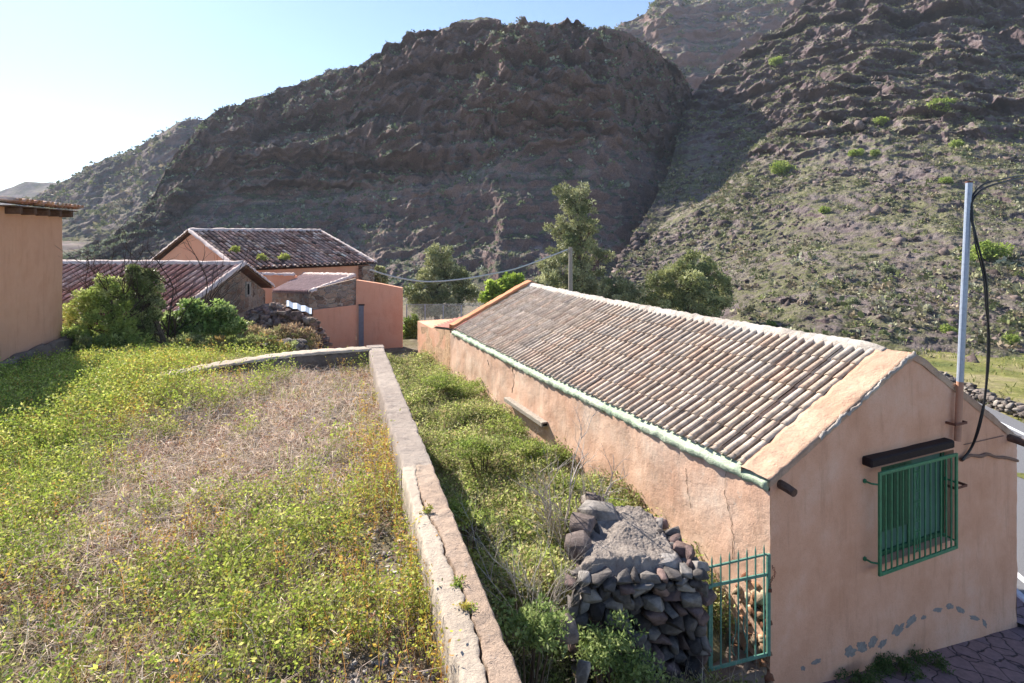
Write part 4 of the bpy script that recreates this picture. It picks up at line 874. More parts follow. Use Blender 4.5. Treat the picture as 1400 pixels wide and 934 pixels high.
# mortar crust on top
xs, ys = np.meshgrid(np.linspace(0, 1, 110), np.linspace(0, 1, 110)); A0 = np.array(FL+(FR-FL)*.05); A1 = np.array(FR+Vector((-.06, .05, 0))); A2 = np.array(BR); A3 = np.array(BL)
Pq = (A0[None, None]*(1-xs[..., None])+A1*xs[..., None])*(1-ys[..., None])+(A3*(1-xs[..., None])+A2*xs[..., None])*ys[..., None]
ed = np.minimum(np.minimum(xs, 1-xs), np.minimum(ys, 1-ys)); Pq[..., 2] = wtop(Pq[..., 0], Pq[..., 1])+.03+.03*fbm(Pq[..., 0]*4, Pq[..., 1]*4, 3, 6)+.012*fbm(Pq[..., 0]*30, Pq[..., 1]*30, 3, 4)+.05*fbm(Pq[..., 0]*1.8, Pq[..., 1]*1.8, 3, 2)-.12*(1-ss(0, .10, ed+.04*fbm(xs*9, ys*9, 2, 3)))
M['crust'] = plaster('grey mortar crust', (.26, .22, .195), (.36, .31, .27), (.46, .40, .35), 1.3, (.14, .12, .11), .6)
npmesh('mortar_top', Pq.reshape(-1, 3), grid_faces(110, 110), M['crust'], sw)
for (px, py, Yr, sx, sy, sz_, lb) in ((819,703,7.75,.25,.2,.14,'large grey flat-topped boulder on top of the stone wall'),(797,718,7.4,.17,.16,.11,'dark rounded rock on the left end of the stone wall'),(812,684,8.1,.13,.12,.09,'small angular rock behind the large boulder'),(790,745,7.05,.17,.16,.12,'rock at the front left corner of the stone wall'),(772,862,5.9,.13,.12,.11,'reddish rock half buried in weeds at foot of wall'),(797,922,5.75,.07,.07,.13,'grey upright stone among weeds at the lower edge')):
    p = at(px, py, Yr); V, Fq, C = hull_rocks([tuple(p)], [(sx, sy, sz_)], [(.34, .31, .285) if 'grey' in lb else (.24, .19, .17)], int(px), 26)
    o = npmesh('loose_rock', V, Fq, M['stone'], col=C, loc=tuple(p-Vector((0, 0, sz_)))); tag(o, lb, 'rock', 'loose rocks at the stone wall')

# ================================================================== TERRACE PARAPET
par = empty('terrace_wall', PE+Vector((0, 0, -4.7)), 'low L-shaped masonry wall bordering the weedy terrace, with cracked top', 'wall')
def PP_(d, b_, z): return PE+PN*d+PD*b_+Vector((0, 0, z))
bs = -6.3    # where the smooth repaired part begins (b coordinate)
def parbody(b0, b1, mat, name, wl=-.30, ztop=HPAR):
    n = int((b1-b0)/.06)+2; V = []; prof = [(wl-.015, -2.95), (wl-.01, ztop-.12), (wl, ztop-.02), (wl+.015, ztop)]+[(wl*(1-k/8), ztop) for k in range(1, 8)]+[(-.012, ztop), (0, ztop-.02), (.01, ztop-.2), (.05, -4.9)]
    for i in range(n):
        b_ = b0+(b1-b0)*i/(n-1)
        for j, (d, z) in enumerate(prof):
            q = (d*6, b_*6, z*6); e = .02 if j not in (2, 3, len(prof)-3, len(prof)-4) else .045
            V.append(PP_(d+.5*e*float(fbm(q[1]*.8, q[0], q[2], 4)), b_, z+.009*float(fbm(q[1]*2, q[0]*2+9, 4, 4))))
    return npmesh(name, np.array([v[:] for v in V]), grid_faces(n, len(prof)), mat, par, smooth=True)
parbody(bs, 0, M['cap_grey'], 'wall_top')
# near part: two slabs with a jagged open crack between
def jag(b_): return -.175+.03*math.sin(b_*2.1+.5)+.035*float(fbm(b_*2.3, 3, 1, 4))+.016*float(fbm(b_*14, 1, 2, 2))
def half(side, mat, name):
    n = 320; V = []; z = HPAR+.012
    for i in range(n):
        b_ = -14+(bs+14)*i/(n-1); c = jag(b_); gap = .0085*(1+.9*float(fbm(b_*5, 9, 3, 3)))*ss(bs-.25, bs-.9, b_)
        nz = lambda d: .010*float(fbm(d*8, b_*8, 3, 3))
        if side < 0:
            wl = -.310+.022*float(fbm(b_*5, 2, 6, 5)); prof = [(wl-.01, -2.95), (wl-.005, z-.1), (wl, z-.015), (wl+.012, z)]+[(wl+(c-gap-wl)*k/5, z+nz(k)) for k in (1, 2, 3, 4)]+[(c-gap-.004, z), (c-gap, z-.01), (c-gap, z-.09)]
        else:
            we = .012*float(fbm(b_*7, 7, 1, 5)); prof = [(c+gap, z-.095), (c+gap, z-.012), (c+gap+.005, z-.004)]+[(c+gap+(we-c-gap)*k/5, z-.004+1.6*nz(k+7)) for k in (1, 2, 3, 4)]+[(we-.015, z-.006), (we, z-.03), (.01, z-.2), (.05, -4.9)]
        for d, zz in prof: V.append(PP_(d, b_, zz))
    m = len(prof); npmesh(name, np.array([v[:] for v in V]), grid_faces(n, m), mat, par, smooth=True)
half(-1, M['cap_smooth'], 'coping_slab'); half(1, M['cap_pink'], 'coping_edge')
b = MB(); b.box(PP_(-.25, -14, HPAR-.13), PN*.2, PD*(14+bs), Vector((0, 0, .045))); b.obj('crack_core', M['dark'], par)
# back return of the wall
ce = [(0, 0), (-.30, .0)]
end1 = Vector((-5.75, 9.6, 0)); c0 = PE-PN*.31+PD*0; path = []
for k in np.linspace(0, 1, 70):
    p = c0.lerp(end1, k)+Vector((-.1, .3, 0))*math.sin(k*math.pi)*.5; z = HPAR+.01-.02*k+.06*math.sin(k*3.1)
    path.append((p+Vector((0, 0, z)), Vector((-.62, .78, 0))))
strip_tube(path, [(-.165, -.045), (-.165, -.012), (-.15, 0), (-.08, .0), (0, .0), (.08, .0), (.15, 0), (.165, -.012), (.165, -.07)], 'back_coping', M['cap_smooth'], par, .018)
strip_tube(path, [(-.16, -.7), (-.15, -.4), (-.145, -.2), (-.14, -.05), (.14, -.05), (.15, -.3), (.2, -1.2)], 'back_wall', M['plinth'], par, .05)
b = MB(); b.box(PP_(-.33, -.02, -4.8), PN*.34, PD*.30, Vector((0, 0, 4.8+HPAR+.006))); b.obj('wall_corner', M['cap_grey'], par, bevel=.01, sub=2, jitter=.02)

# ================================================================== PATHS, PAVING, ROAD
def sheet(name, quad, mat, dz, n=30, kind='structure', hfun=None):
    a, b_, c, d = [np.array(q, float) for q in quad]; u, v = np.meshgrid(np.linspace(0, 1, n), np.linspace(0, 1, n)); u = u[..., None]; v = v[..., None]
    P = (a*(1-u)+b_*u)*(1-v)+(d*(1-u)+c*u)*v; z = (hfun or H)(P[..., 0], P[..., 1])+dz
    o = npmesh(name, np.concatenate([P[..., :2], z[..., None]], -1).reshape(-1, 3), grid_faces(n, n), mat, smooth=True); tag(o, kind=kind); return o
def pt2(v): return (v.x, v.y)
zpv = lambda x, y: -5.55-.11*np.clip((x-P0.x)*W_.x+(y-P0.y)*W_.y, -3, 5.6)
sheet('pavement', [pt2(HP(-6, -1.2, 0)), pt2(HP(-6, 9, 0)), pt2(HP(.03, 5.7, 0)), pt2(HP(.03, .0, 0))], M['paving'], .0, 20, hfun=zpv)
RD = Vector((.17, .985, 0)).normalized(); RNn = Vector((RD.y, -RD.x, 0)); R0 = Vector((8.62, 9.95, 0))
def rp(d, l): return pt2(R0+RNn*d+RD*l)
zroad = lambda x, y: -6.17-.0*x
sheet('pavement', [pt2(HP(.03, 5.2, 0)), rp(-.16, -1.2), rp(-.16, 12), pt2(HP(12, 5.2, 0))], M['paving'], .0, 12, hfun=lambda x, y: -6.05+0*x)
sheet('road', [rp(-.02, -8), rp(6.4, -8), rp(6.4, 14), rp(-.02, 14)], M['asphalt'], 0, 20, hfun=zroad)
sheet('road_marking', [rp(.35, -8), rp(.47, -8), rp(.47, 14), rp(.35, 14)], M['white'], .004, 6, hfun=zroad)
sheet('road_marking', [rp(5.6, -8), rp(5.74, -8), rp(5.74, 14), rp(5.6, 14)], M['white'], .004, 6, hfun=zroad)
b = MB(); o_ = R0-RNn*.16-RD*2.0; b.box(Vector((o_.x, o_.y, -6.4)), RNn*.15, RD*15, Vector((0, 0, .37))); o = b.obj('kerb', M['kerb'], bevel=.02); tag(o, kind='structure')
# green field beyond the road
sheet('field', [rp(6.3, -2), rp(60, -2), (60, 60), (6, 48)], M['field'], .0, 60, hfun=lambda x, y: -6.25-.028*(y-18)+.12*fbm(x*.3, y*.3, 1, 3))
_r = np.random.default_rng(44); n_ = 9000; _d = _r.uniform(6.6, 40, n_); _l = _r.uniform(0, 26, n_); _x = R0.x+RNn.x*_d+RD.x*_l; _y = R0.y+RNn.y*_d+RD.y*_l; _z = -6.25-.028*(_y-18)
_dv = _r.normal(size=(n_, 3))*.4; _dv[:, 2] = 1; _k = fbm(_x*.3, _y*.3, 4, 3) > -.15
V, Fq, C = blade_arrays(np.stack([_x, _y, _z], -1)[_k], _dv[_k], _r.uniform(.12, .4, _k.sum()), _r.uniform(.02, .05, _k.sum()), pal([(.20,.23,.07), (.30,.30,.09), (.40,.35,.15), (.14,.17,.05)], int(_k.sum()), _r), .4, _r)
o = npmesh('field_grass', V, Fq, M['leaf'], col=C); tag(o, 'rough yellow green grass tufts on the valley field', 'grass', kind='stuff')
# trodden path on the terrace and slab behind the garden
sheet('path', [(-8.9, 10.4), (-7.2, 12.2), (-6.1, 12.9), (-7.6, 11.6)], M['path'], .03, 16)
q = [side_pt(600, 498)]; sheet('path', [(-4.1, 18.6), (-2.2, 17.6), (-4.0, 22.4), (-5.6, 22.0)], M['cap_grey'], .06, 12)

# low stone wall along the road's far side
def low_wall(name, p0, p1, h, w, label, seed, cols, n=260, sc=.14):
    rr2 = np.random.default_rng(seed); a = Vector(p0); c = Vector(p1); L = (c-a).length; d = (c-a).normalized(); nn_ = Vector((-d.y, d.x, 0)); cs_ = []; ss_ = []
    for i in range(n):
        p = a+d*L*rr2.random()+nn_*w*rr2.uniform(-.5, .5); s_ = sc*rr2.uniform(.5, 1.3); cs_.append((p.x, p.y, p.z+h*rr2.random()**.8)); ss_.append((s_, s_*.8, s_*.6))
    V, Fq, C = hull_rocks(cs_, ss_, pal(cols, n, rr2), seed, 11); o = npmesh(name, V, Fq, M['stone'], col=C, loc=p0); tag(o, label, 'stone wall'); return o
DK = [(.12,.10,.09), (.18,.14,.12), (.09,.08,.08), (.22,.19,.17)]
w0 = R0+RNn*6.9+RD*2; w1 = R0+RNn*6.9+RD*22
low_wall('roadside_wall', (w0.x, w0.y, -6.3), (w1.x, w1.y, -6.35), .42, .5, 'low dark stone wall along the far side of the road', 5, [(.2,.17,.15), (.28,.23,.2), (.15,.13,.12), (.34,.3,.26)], 900, .14)

# ================================================================== LEFT HOUSE
lh = empty('left_house', (-10, 13, -2.7), 'tall pale orange house wall with tiled eave at the left edge', 'house')
LD = Vector((.298, -.9546, 0)); LNn = Vector((.9546, .298, 0)); LC = Vector((-9.99, 13.0, 0))
b = MB(); zt_ = .50
def LP(l, d, z): return LC+LD*l+LNn*d+Vector((0, 0, z))
n_ = 40; Sg, Kg = np.meshgrid(np.linspace(0, 2.6, n_*2), np.linspace(0, 1, n_)); Zg = -2.9+(zt_+2.9)*Kg
Vl = np.array(LC)+np.array(LD)*Sg[..., None]+np.array(LNn)*(.015*fbm(Sg, Zg, 2, 3))[..., None]; Vl[..., 2] += Zg
npmesh('wall', Vl.reshape(-1, 3), grid_faces(*Sg.shape), M['left_wall'], lh, smooth=True)
b = MB(); b.box(LP(0, -.03, -2.9), LD*2.6, -LNn*2.2, Vector((0, 0, 2.9+zt_-.01))); b.obj('house_body', M['left_wall'], lh)
b = MB(); b.box(LP(-.18, -.3, -3.2), LD*2.8, LNn*.50, Vector((0, 0, .93))); b.obj('plinth', M['plinth'], lh, bevel=.06, sub=5, jitter=.12)
for k in range(5):
    b = MB(); b.box(LP(.06+.56*k, -.1, zt_-.13), LD*.10, LNn*.33, Vector((0, 0, .125))); b.obj('rafter_end', M['beam'], lh, bevel=.012)
b = MB(); b.box(LP(-.2, -2.2, zt_+.0), LD*2.95, LNn*2.42, Vector((0, 0, .018))); b.obj('eave_board', M['beam'], lh)
V, Fq, C = tiles(LP(-.22, -2.2, zt_+.04+.30), LD, (LNn*2.5-Vector((0, 0, .30))).normalized(), 3.0, 2.52, .21, .40, .078, [(.52,.28,.19), (.58,.36,.26), (.50,.33,.26), (.62,.47,.38)], 5, 6, .008)
npmesh('roof', V, Fq, M['tile_far'], lh, col=C, smooth=True)
b = MB(); b.add([LP(-.22, -2.2, zt_+.34), LP(2.8, -2.2, zt_+.34), LP(2.8, .26, zt_+.035), LP(-.22, .26, zt_+.035)], [(0, 1, 2, 3)], (.3, .18, .13)); b.obj('roof_deck', M['tile_far'], lh)

# ================================================================== BARN WITH LOW ROOF (A)
Abarn = empty('stone_barn', (-9.2, 20, -4.5), 'low stone barn with long red tiled roof and small gable opening', 'barn')
RA = at(333, 362, 20.0); ra_dir = Vector((-1, .06, 0)).normalized(); gA = Vector((.06, 1, 0)).normalized()
EF = at(218, 446, 16.7); ER = at(373, 393, 23.8); LA = 14
# front pitch drawn from ridge to eave
b = MB(); ridgeL = RA+ra_dir*LA
def body_gable(parent, apex, ef, er, zb, dr, L, mat, inset=.25, name='wall'):
    m = MB(); d = dr*inset; a, e, r = apex+d-Vector((0, 0, .12)), ef+d-Vector((0, 0, .12)), er+d-Vector((0, 0, .12))
    e = e.lerp(Vector((apex.x, apex.y, e.z))+d, .06); r = r.lerp(Vector((apex.x, apex.y, r.z))+d, .06)
    E0 = Vector((e.x, e.y, zb)); R0_ = Vector((r.x, r.y, zb)); v = dr*(L-2*inset)
    m.add([E0, e, a, r, R0_, E0+v, e+v, a+v, r+v, R0_+v], [(0, 4, 3, 2, 1), (5, 6, 7, 8, 9), (0, 1, 6, 5), (4, 9, 8, 3)]); return m.obj(name, mat, parent)
body_gable(Abarn, RA, EF, ER, -5.2, ra_dir, LA, M['stonewall'])
RT = [(.58,.31,.25), (.64,.37,.31), (.52,.27,.22), (.68,.45,.38)]
def pitch(parent, apex, eave, dr, L, cols, seed, pitch_=.24, rad=.085, expo=.45, name='roof', segs=5, lift=0, chan=.4, cv=.12):
    dv = eave-apex; dv = dv-dr*dv.dot(dr)*0; sl_ = dv.length; V, Fq, C = tiles(apex+Vector((0, 0, lift)), dr, dv/sl_, L, sl_, pitch_, expo, rad, cols, seed, segs, .012, chan=chan, cv=cv)
    wv = np.clip(1.4*fbm(V[:, 0]*.7, V[:, 1]*.7, seed, 3), 0, .3)[:, None]; C = C*(1-wv)+np.array([.5, .43, .4])*wv
    return npmesh(name, V, Fq, M['tile_far'], parent, col=C, smooth=True)
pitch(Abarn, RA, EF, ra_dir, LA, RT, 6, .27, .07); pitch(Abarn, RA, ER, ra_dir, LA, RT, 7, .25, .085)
b = MB()
for e in (EF, ER): b.add([RA-Vector((0, 0, .03)), e-Vector((0, 0, .03)), e+ra_dir*LA-Vector((0, 0, .03)), RA+ra_dir*LA-Vector((0, 0, .03))], [(0, 1, 2, 3)], (.25, .13, .1))
b.obj('roof_deck', M['tile_far'], Abarn)
def ridge_line(parent, a, c, r, mat, n=40, name='ridge_cap', jit=.04):
    a = Vector(a); c = Vector(c); sd = (c-a).cross(Vector((0, 0, 1))).normalized(); path = [(a.lerp(c, k/n)+Vector((0, 0, .05)), sd) for k in range(n+1)]
    return strip_tube(path, [(-r, -.05), (-r*.8, r*.4), (0, r*.8), (r*.8, r*.4), (r, -.05)], name, mat, parent, jit)
M['pink_mortar'] = plaster('pinkish white mortar', hexc('#c4b0a8'), hexc('#d5c4bb'), hexc('#dccfc8'), .6, hexc('#8f7a72'), .5)
ridge_line(Abarn, RA, ridgeL, .12, M['pink_mortar']); ridge_line(Abarn, RA, EF, .10, M['pink_mortar'], name='verge'); ridge_line(Abarn, RA, ER, .10, M['pink_mortar'], name='verge')
b = MB(); wc = at(336, 396, 20.2)-Vector((0, 0, 0)); xg = RA.x-.0
b.box((RA.x+.0-.25+.30, 20.0, -2.15), (.06, 0, 0), (0, .34, 0), (0, 0, .50)); wo = b.obj('window', M['old_wood'], Abarn)
b = MB(); b.box((RA.x+.10, 20.06, -2.08), (.03, 0, 0), (0, .10, 0), (0, 0, .36)); b.obj('opening', M['dark'], wo)

# ================================================================== BIGGER HOUSE BEHIND (B)
Bh = empty('gabled_house', (-13, 28, -5), 'bright orange gabled house with dark red tiled roof behind the barn', 'house')
gB = Vector((-.75, .66, 0)).normalized(); rB = Vector((.66, .75, 0)).normalized(); E0 = Vector((-12.6, 26.9, -1.62)); LB = 7.6; WB = 11.6
apB = E0+gB*WB/2; apB.z = .16; E1 = E0+gB*WB; E1.z = -1.62
body_gable(Bh, apB, E0, E1, -6, rB, LB, M['bright_orange'], .15)
DT = [(.42,.23,.17), (.50,.30,.23), (.30,.17,.13), (.66,.49,.40), (.46,.27,.21)]
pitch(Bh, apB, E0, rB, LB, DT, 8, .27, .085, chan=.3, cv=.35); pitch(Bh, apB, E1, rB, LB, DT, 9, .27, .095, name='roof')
b = MB()
for e in (E0, E1): b.add([apB-Vector((0, 0, .03)), e-Vector((0, 0, .03)), e+rB*LB-Vector((0, 0, .03)), apB+rB*LB-Vector((0, 0, .03))], [(0, 1, 2, 3)], (.12, .07, .06))
b.obj('roof_deck', M['tile_far'], Bh)
ridge_line(Bh, apB, apB+rB*LB, .13, M['pink_mortar']); ridge_line(Bh, apB, E0, .10, M['pink_mortar'], name='verge'); ridge_line(Bh, apB, E1, .10, M['pink_mortar'], name='verge'); ridge_line(Bh, apB+rB*LB, E0+rB*LB, .10, M['pink_mortar'], name='verge')
b = MB(); q = E0+rB*(LB-.9)-gB*.0; b.box(q+Vector((0, 0, -3.2))-gB*.02, rB*.78, gB*.4, Vector((0, 0, 3.05))); b.obj('stone_quoin', M['stonewall'], Bh)
for k, (px, py) in enumerate([(362,357),(389,358),(345,340)]):
    f = (px-325)/180; p = E0+rB*LB*f+gB*(.9 if k < 2 else 2.2); p.z = -1.3 if k < 2 else -.9
    foliage('roof_weed', [(tuple(p+Vector((0, 0, .1))), (.22, .2, .16))], 260, .13, .06, [(.35,.38,.10), (.28,.32,.08)], M['leaf'], Bh, 80+k)

# ================================================================== SHED WITH STONE AND ORANGE WALLS (C + D)
shed = empty('orange_shed', (-6, 24, -4.7), 'small shed of stone and orange plaster with grey door slit and flat tiled roof', 'shed')
def quadwall(pts, zb, thick, mat, name, parent, sub=0):
    """vertical wall panel through top points (world) down to zb"""
    m = MB(); n = len(pts); nrm = Vector((-(pts[-1]-pts[0]).y, (pts[-1]-pts[0]).x, 0)).normalized()
    if nrm.y < 0: nrm = -nrm
    f_ = [Vector(p) for p in pts]+[Vector((p.x, p.y, zb)) for p in reversed(pts)]; bk = [v+nrm*thick for v in f_]; k = len(f_)
    m.add(f_+bk, [tuple(range(k))[::-1], tuple(range(k, 2*k))]+[(i, (i+1) % k, (i+1) % k+k, i+k) for i in range(k)]); return m.obj(name, mat, parent)
YD = 24.0
w1 = [at(487, 383, YD), at(520, 388, YD+.1), at(550, 394, YD+.2)]; quadwall(w1, -4.75, .3, M['orange'], 'orange_wall', shed)
w2 = [at(428, 424, YD-.8), at(486.6, 417, YD)]; quadwall(w2, -4.75, .25, M['orange'], 'orange_wall', shed)
w3 = [at(422, 397, YD-.75), at(486.6, 381, YD+.06)]; quadwall(w3, -4.7, .2, M['stonewall'], 'stone_wall', shed)
w4 = [at(372, 400, YD+1.5), at(422, 399, YD-.72)]; quadwall(w4, -4.7, .2, M['stonewall'], 'stone_wall', shed)
b = MB(); dl = at(490.5, 418, YD-.03); dr_ = at(497, 417, YD-.03); b.box((dl.x, YD-.035, -4.75), (dr_.x-dl.x, .02, 0), (0, .03, 0), (0, 0, dl.z+4.75)); dd_ = b.obj('door', M['door_grey'], shed)
b = MB(); b.box((dl.x-.01, YD-.04, dl.z+.003), (dr_.x-dl.x+.04, .02, 0), (0, .05, 0), (0, 0, .05)); b.obj('door_head', M['dark'], dd_)
pA = at(372, 399, YD+1.4); pB = at(424, 400, YD-.85); pC = at(484, 378, YD+1.6); pD = at(415, 376, YD+5)
dirC = (pB-pA).normalized(); upC = (pD-pA)
V, Fq, C = tiles(pD, (pC-pD).normalized(), (pA-pD).normalized(), (pC-pD).length, (pA-pD).length+.05, .26, .45, .085, [(.42,.30,.25), (.5,.38,.32), (.36,.25,.22)], 10, 5, .01)
b = MB(); b.add([pA, pB, pC, pD], [(0, 1, 2, 3)], (.33, .22, .19)); b.add([p-Vector((0, 0, .06)) for p in (pA, pB, pC, pD)]+[pA, pB, pC, pD], [(3, 2, 1, 0), (0, 1, 5, 4), (1, 2, 6, 5), (2, 3, 7, 6), (3, 0, 4, 7)], (.3, .2, .17)); b.obj('roof_deck', M['tile_far'], shed)
# corrugation of the shed roof, laid between its four corners
Vs = []; Fs = []; nn2 = 26
for i in range(nn2*6+1):
    f = i/(nn2*6); a = pA.lerp(pB, f); c = pD.lerp(pC, f); z = .05+.045*math.sin(f*nn2*2*math.pi)
    for g in np.linspace(0, 1, 6): q = a.lerp(c, g); Vs.append((q.x, q.y, q.z+z))
npmesh('roof', np.array(Vs), grid_faces(nn2*6+1, 6), M['tile_far'], shed, col=np.tile(np.array([.56, .40, .36]), (len(Vs), 1)), smooth=True)
ridge_line(shed, pD, pC, .11, M['pink_mortar']); ridge_line(shed, pC, pB, .09, M['pink_mortar'], name='verge')
bw = [at(352, 376, 27.5), at(403, 377, 27.5)]; o = quadwall(bw, -4.8, .3, M['bright_orange'], 'parapet_wall', None); tag(o, 'bright orange low wall topped with white between barn and shed', 'wall')
ridge_line(o, bw[0], bw[1], .10, M['pink_mortar'], name='coping')

# ================================================================== RUIN
ruin = empty('stone_ruin', (-7.2, 19.5, -4.6), 'collapsed mound of dark reddish stones in front of the stone barn', 'ruin')
rr = np.random.default_rng(31); cs = []; szs = []
for _ in range(620):
    th = rr.uniform(0, 6.28); ph = rr.uniform(0, 1.57); r = rr.uniform(.86, 1.0); cs.append((-7.95+1.75*math.cos(th)*math.cos(ph)*r, 19.7+1.3*math.sin(th)*math.cos(ph)*r, -4.1+1.72*math.sin(ph)*r)); szs.append((rr.uniform(.06, .17), rr.uniform(.06, .15), rr.uniform(.05, .11)))
for _ in range(480):
    px = rr.uniform(345, 430); Yr = 19.2+rr.uniform(-.2, .2); zt_2 = -(np.interp(px, [345, 375, 395, 430], [440, 430, 425, 438])-HY)/F*Yr; x = (px-CX)/F*Yr; cs.append((x, Yr, rr.uniform(-4.4, zt_2))); szs.append((rr.uniform(.1, .2), .12, rr.uniform(.06, .13)))
V, Fq, C = hull_rocks(cs, szs, pal([(.34,.22,.18), (.40,.28,.22), (.26,.18,.15), (.46,.36,.29)], len(cs), rr), 12, 12)
npmesh('stones', V, Fq, M['stone'], ruin, col=C)
b = MB(); 
a0 = at(390, 420, 19.4); vs = []
for i in range(13):
    for g in (0, 1): p = at(392+34*i/12-6*g*0, 420+13*i/12*.8-8*g, 19.2+1.0*g); vs.append(p+Vector((0, 0, .03+.02*math.sin(i*math.pi/2))))
b.add(vs, [(2*i, 2*i+1, 2*i+3, 2*i+2) for i in range(12)]); b.add([v-Vector((0, 0, .015)) for v in vs], [(2*i+1, 2*i, 2*i+2, 2*i+3) for i in range(12)])
o = b.obj('roofing_sheet', M['sheet'], loc=a0); tag(o, 'pale blue metal sheet lying on the ruined stone wall', 'metal sheet')
V, Fq, C = rock_arrays([(rr.uniform(-7.0, -5.4)*1.0-.3, 15.9+rr.uniform(-.25, .25), -3.05+rr.uniform(-.5, .12)) for _ in range(150)], [(rr.uniform(.08, .2), .12, rr.uniform(.06, .11)) for _ in range(150)], pal([(.2,.17,.15), (.14,.11,.10), (.28,.25,.22)], 150, rr), 13, 2, .5)
o = npmesh('broken_wall', V, Fq, M['stone'], col=C, loc=(-6.4, 15.9, -3.6)); tag(o, 'short broken stone wall among shrubs behind the terrace', 'stone wall')

# ================================================================== UTILITY POLE, POWER LINE, FENCE
b = MB(); pp = at(780, 338, 38); b.tube([Vector((pp.x, 38, Hf(pp.x, 38)-.3)), Vector((pp.x, 38, -4)), pp], [.17, .15, .12], 10)
po = empty('utility_pole', (pp.x, 38, Hf(pp.x, 38)), 'grey wooden utility pole in front of the tall pine', 'pole'); b.obj('post', M['pole_wood'], po)
b = MB(); b.tube([pp+Vector((-.18, 0, -.3)), pp+Vector((.18, 0, -.3))], .03, 5); b.tube([pp+Vector((-.18, 0, -.3)), pp+Vector((-.18, 0, -.12))], .04, 6); b.obj('insulator', M['cement'], po)
pts = spline([at(506, 369, 30), at(540, 379, 31.5), at(580, 385, 33), at(620, 383, 34.5), at(660, 377, 35.5), at(710, 366, 36.8), Vector((pp.x-.18, 38, pp.z-.15))], 6)
b = MB(); b.tube(pts, .045, 5); o = b.obj('power_line', M['cable_grey'], loc=tuple(pts[0])); tag(o, 'pale sagging power line from the orange house to the pole', 'cable')
fen = empty('wire_fence', at(600, 436, 27), 'grey chain link fence beyond the far end of the tiled house', 'fence')
f0, f1 = at(556, 416, 27), at(655, 418, 27.5)
for k in range(5):
    p = f0.lerp(f1, k/4); b = MB(); b.tube([Vector((p.x, p.y, -6)), p], .03, 6); b.obj('post', M['galv'], fen)
b = MB(); zb2 = -5.4; L = (f1-f0).length; nst = 46
for k in range(-22, nst):
    for sg in (1, -1):
        a_ = f0+(f1-f0)*(k/nst if sg > 0 else (k+22)/nst); c_ = a_+(f1-f0)*(22/nst)*sg; hgt = f0.z-zb2
        t0 = 0; t1 = 1
        fa = (a_-f0).dot(f1-f0)/L/L; fc = (c_-f0).dot(f1-f0)/L/L
        for lo_, hi_ in ((0, 1),):
            if fa < 0: t0 = (0-fa)/(fc-fa) if fc != fa else 1
            if fa > 1: t0 = (1-fa)/(fc-fa) if fc != fa else 1
            if fc > 1: t1 = (1-fa)/(fc-fa)
            if fc < 0: t1 = (0-fa)/(fc-fa)
        if t1-t0 < .02 or t0 < 0 or t1 > 1: continue
        q0 = a_.lerp(c_, t0); q1 = a_.lerp(c_, t1); q0.z = zb2+hgt*t0; q1.z = zb2+hgt*t1; b.tube([q0, q1], .006, 3, cap=False)
b.tube([f0, f1], .012, 4); b.obj('mesh', M['wire'], fen)

# ================================================================== WEEDS
def rand_ground(n, region, rr):
    """random points of the terrace/garden inside a d,b box"""
    d = rr.uniform(region[0], region[1], n); b_ = rr.uniform(region[2], region[3], n); x = PE.x+PN.x*d+PD.x*b_; y = PE.y+PN.y*d+PD.y*b_
    return x, y, H(x, y)
def inview(x, y, z, m=60):
    px = CX+F*x/np.maximum(y, .1); py = HY-F*z/np.maximum(y, .1); return (y > 1.5) & (px > -m) & (px < 1400+m) & (py < 934+2.5*m), px, py
def stalk_plants(x, y, z, h, nl, leafL, leafW, cols, rr, lean=.25, spread=.8, stemcol=(.3, .25, .1), up=.5, stemw=.004, along=(.15, 1.0)):
    n = len(x); base = np.stack([x, y, z-.01], -1); ax = rr.normal(size=(n, 3))*lean; ax[:, 2] = 1; ax = unit(ax)
    f = rr.uniform(along[0], along[1], (n, nl)); P = base[:, None]+ax[:, None]*(f*h[:, None])[..., None]
    d = rr.normal(size=(n, nl, 3)); d[..., 2] = up+rr.normal(size=(n, nl))*.3; d = unit(d)
    P = P+d*(h[:, None]*spread*.18*rr.random((n, nl)))[..., None]
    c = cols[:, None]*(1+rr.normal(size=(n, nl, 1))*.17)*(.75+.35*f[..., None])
    size = (.6+.7*rr.random((n, nl)))*(h/np.mean(h))[:, None]**.5
    A1 = leaf_arrays(P.reshape(-1, 3), d.reshape(-1, 3), (leafL*size).ravel(), (leafW*size).ravel(), c.reshape(-1, 3).clip(.01, .9), .6, rr)
    A2 = blade_arrays(base, ax, h, np.full(n, stemw), np.tile(np.array(stemcol), (n, 1))*(1+rr.normal(size=(n, 1))*.2).clip(.5, 1.5), .08, rr)
    return [A1, A2]
rr = np.random.default_rng(77); parts = []; reg = (-16, -.30, -9.9, 1.5)
def gaus(px, py, cx, cy, sx, sy): return np.exp(-((px-cx)/sx)**2-((py-cy)/sy)**2)
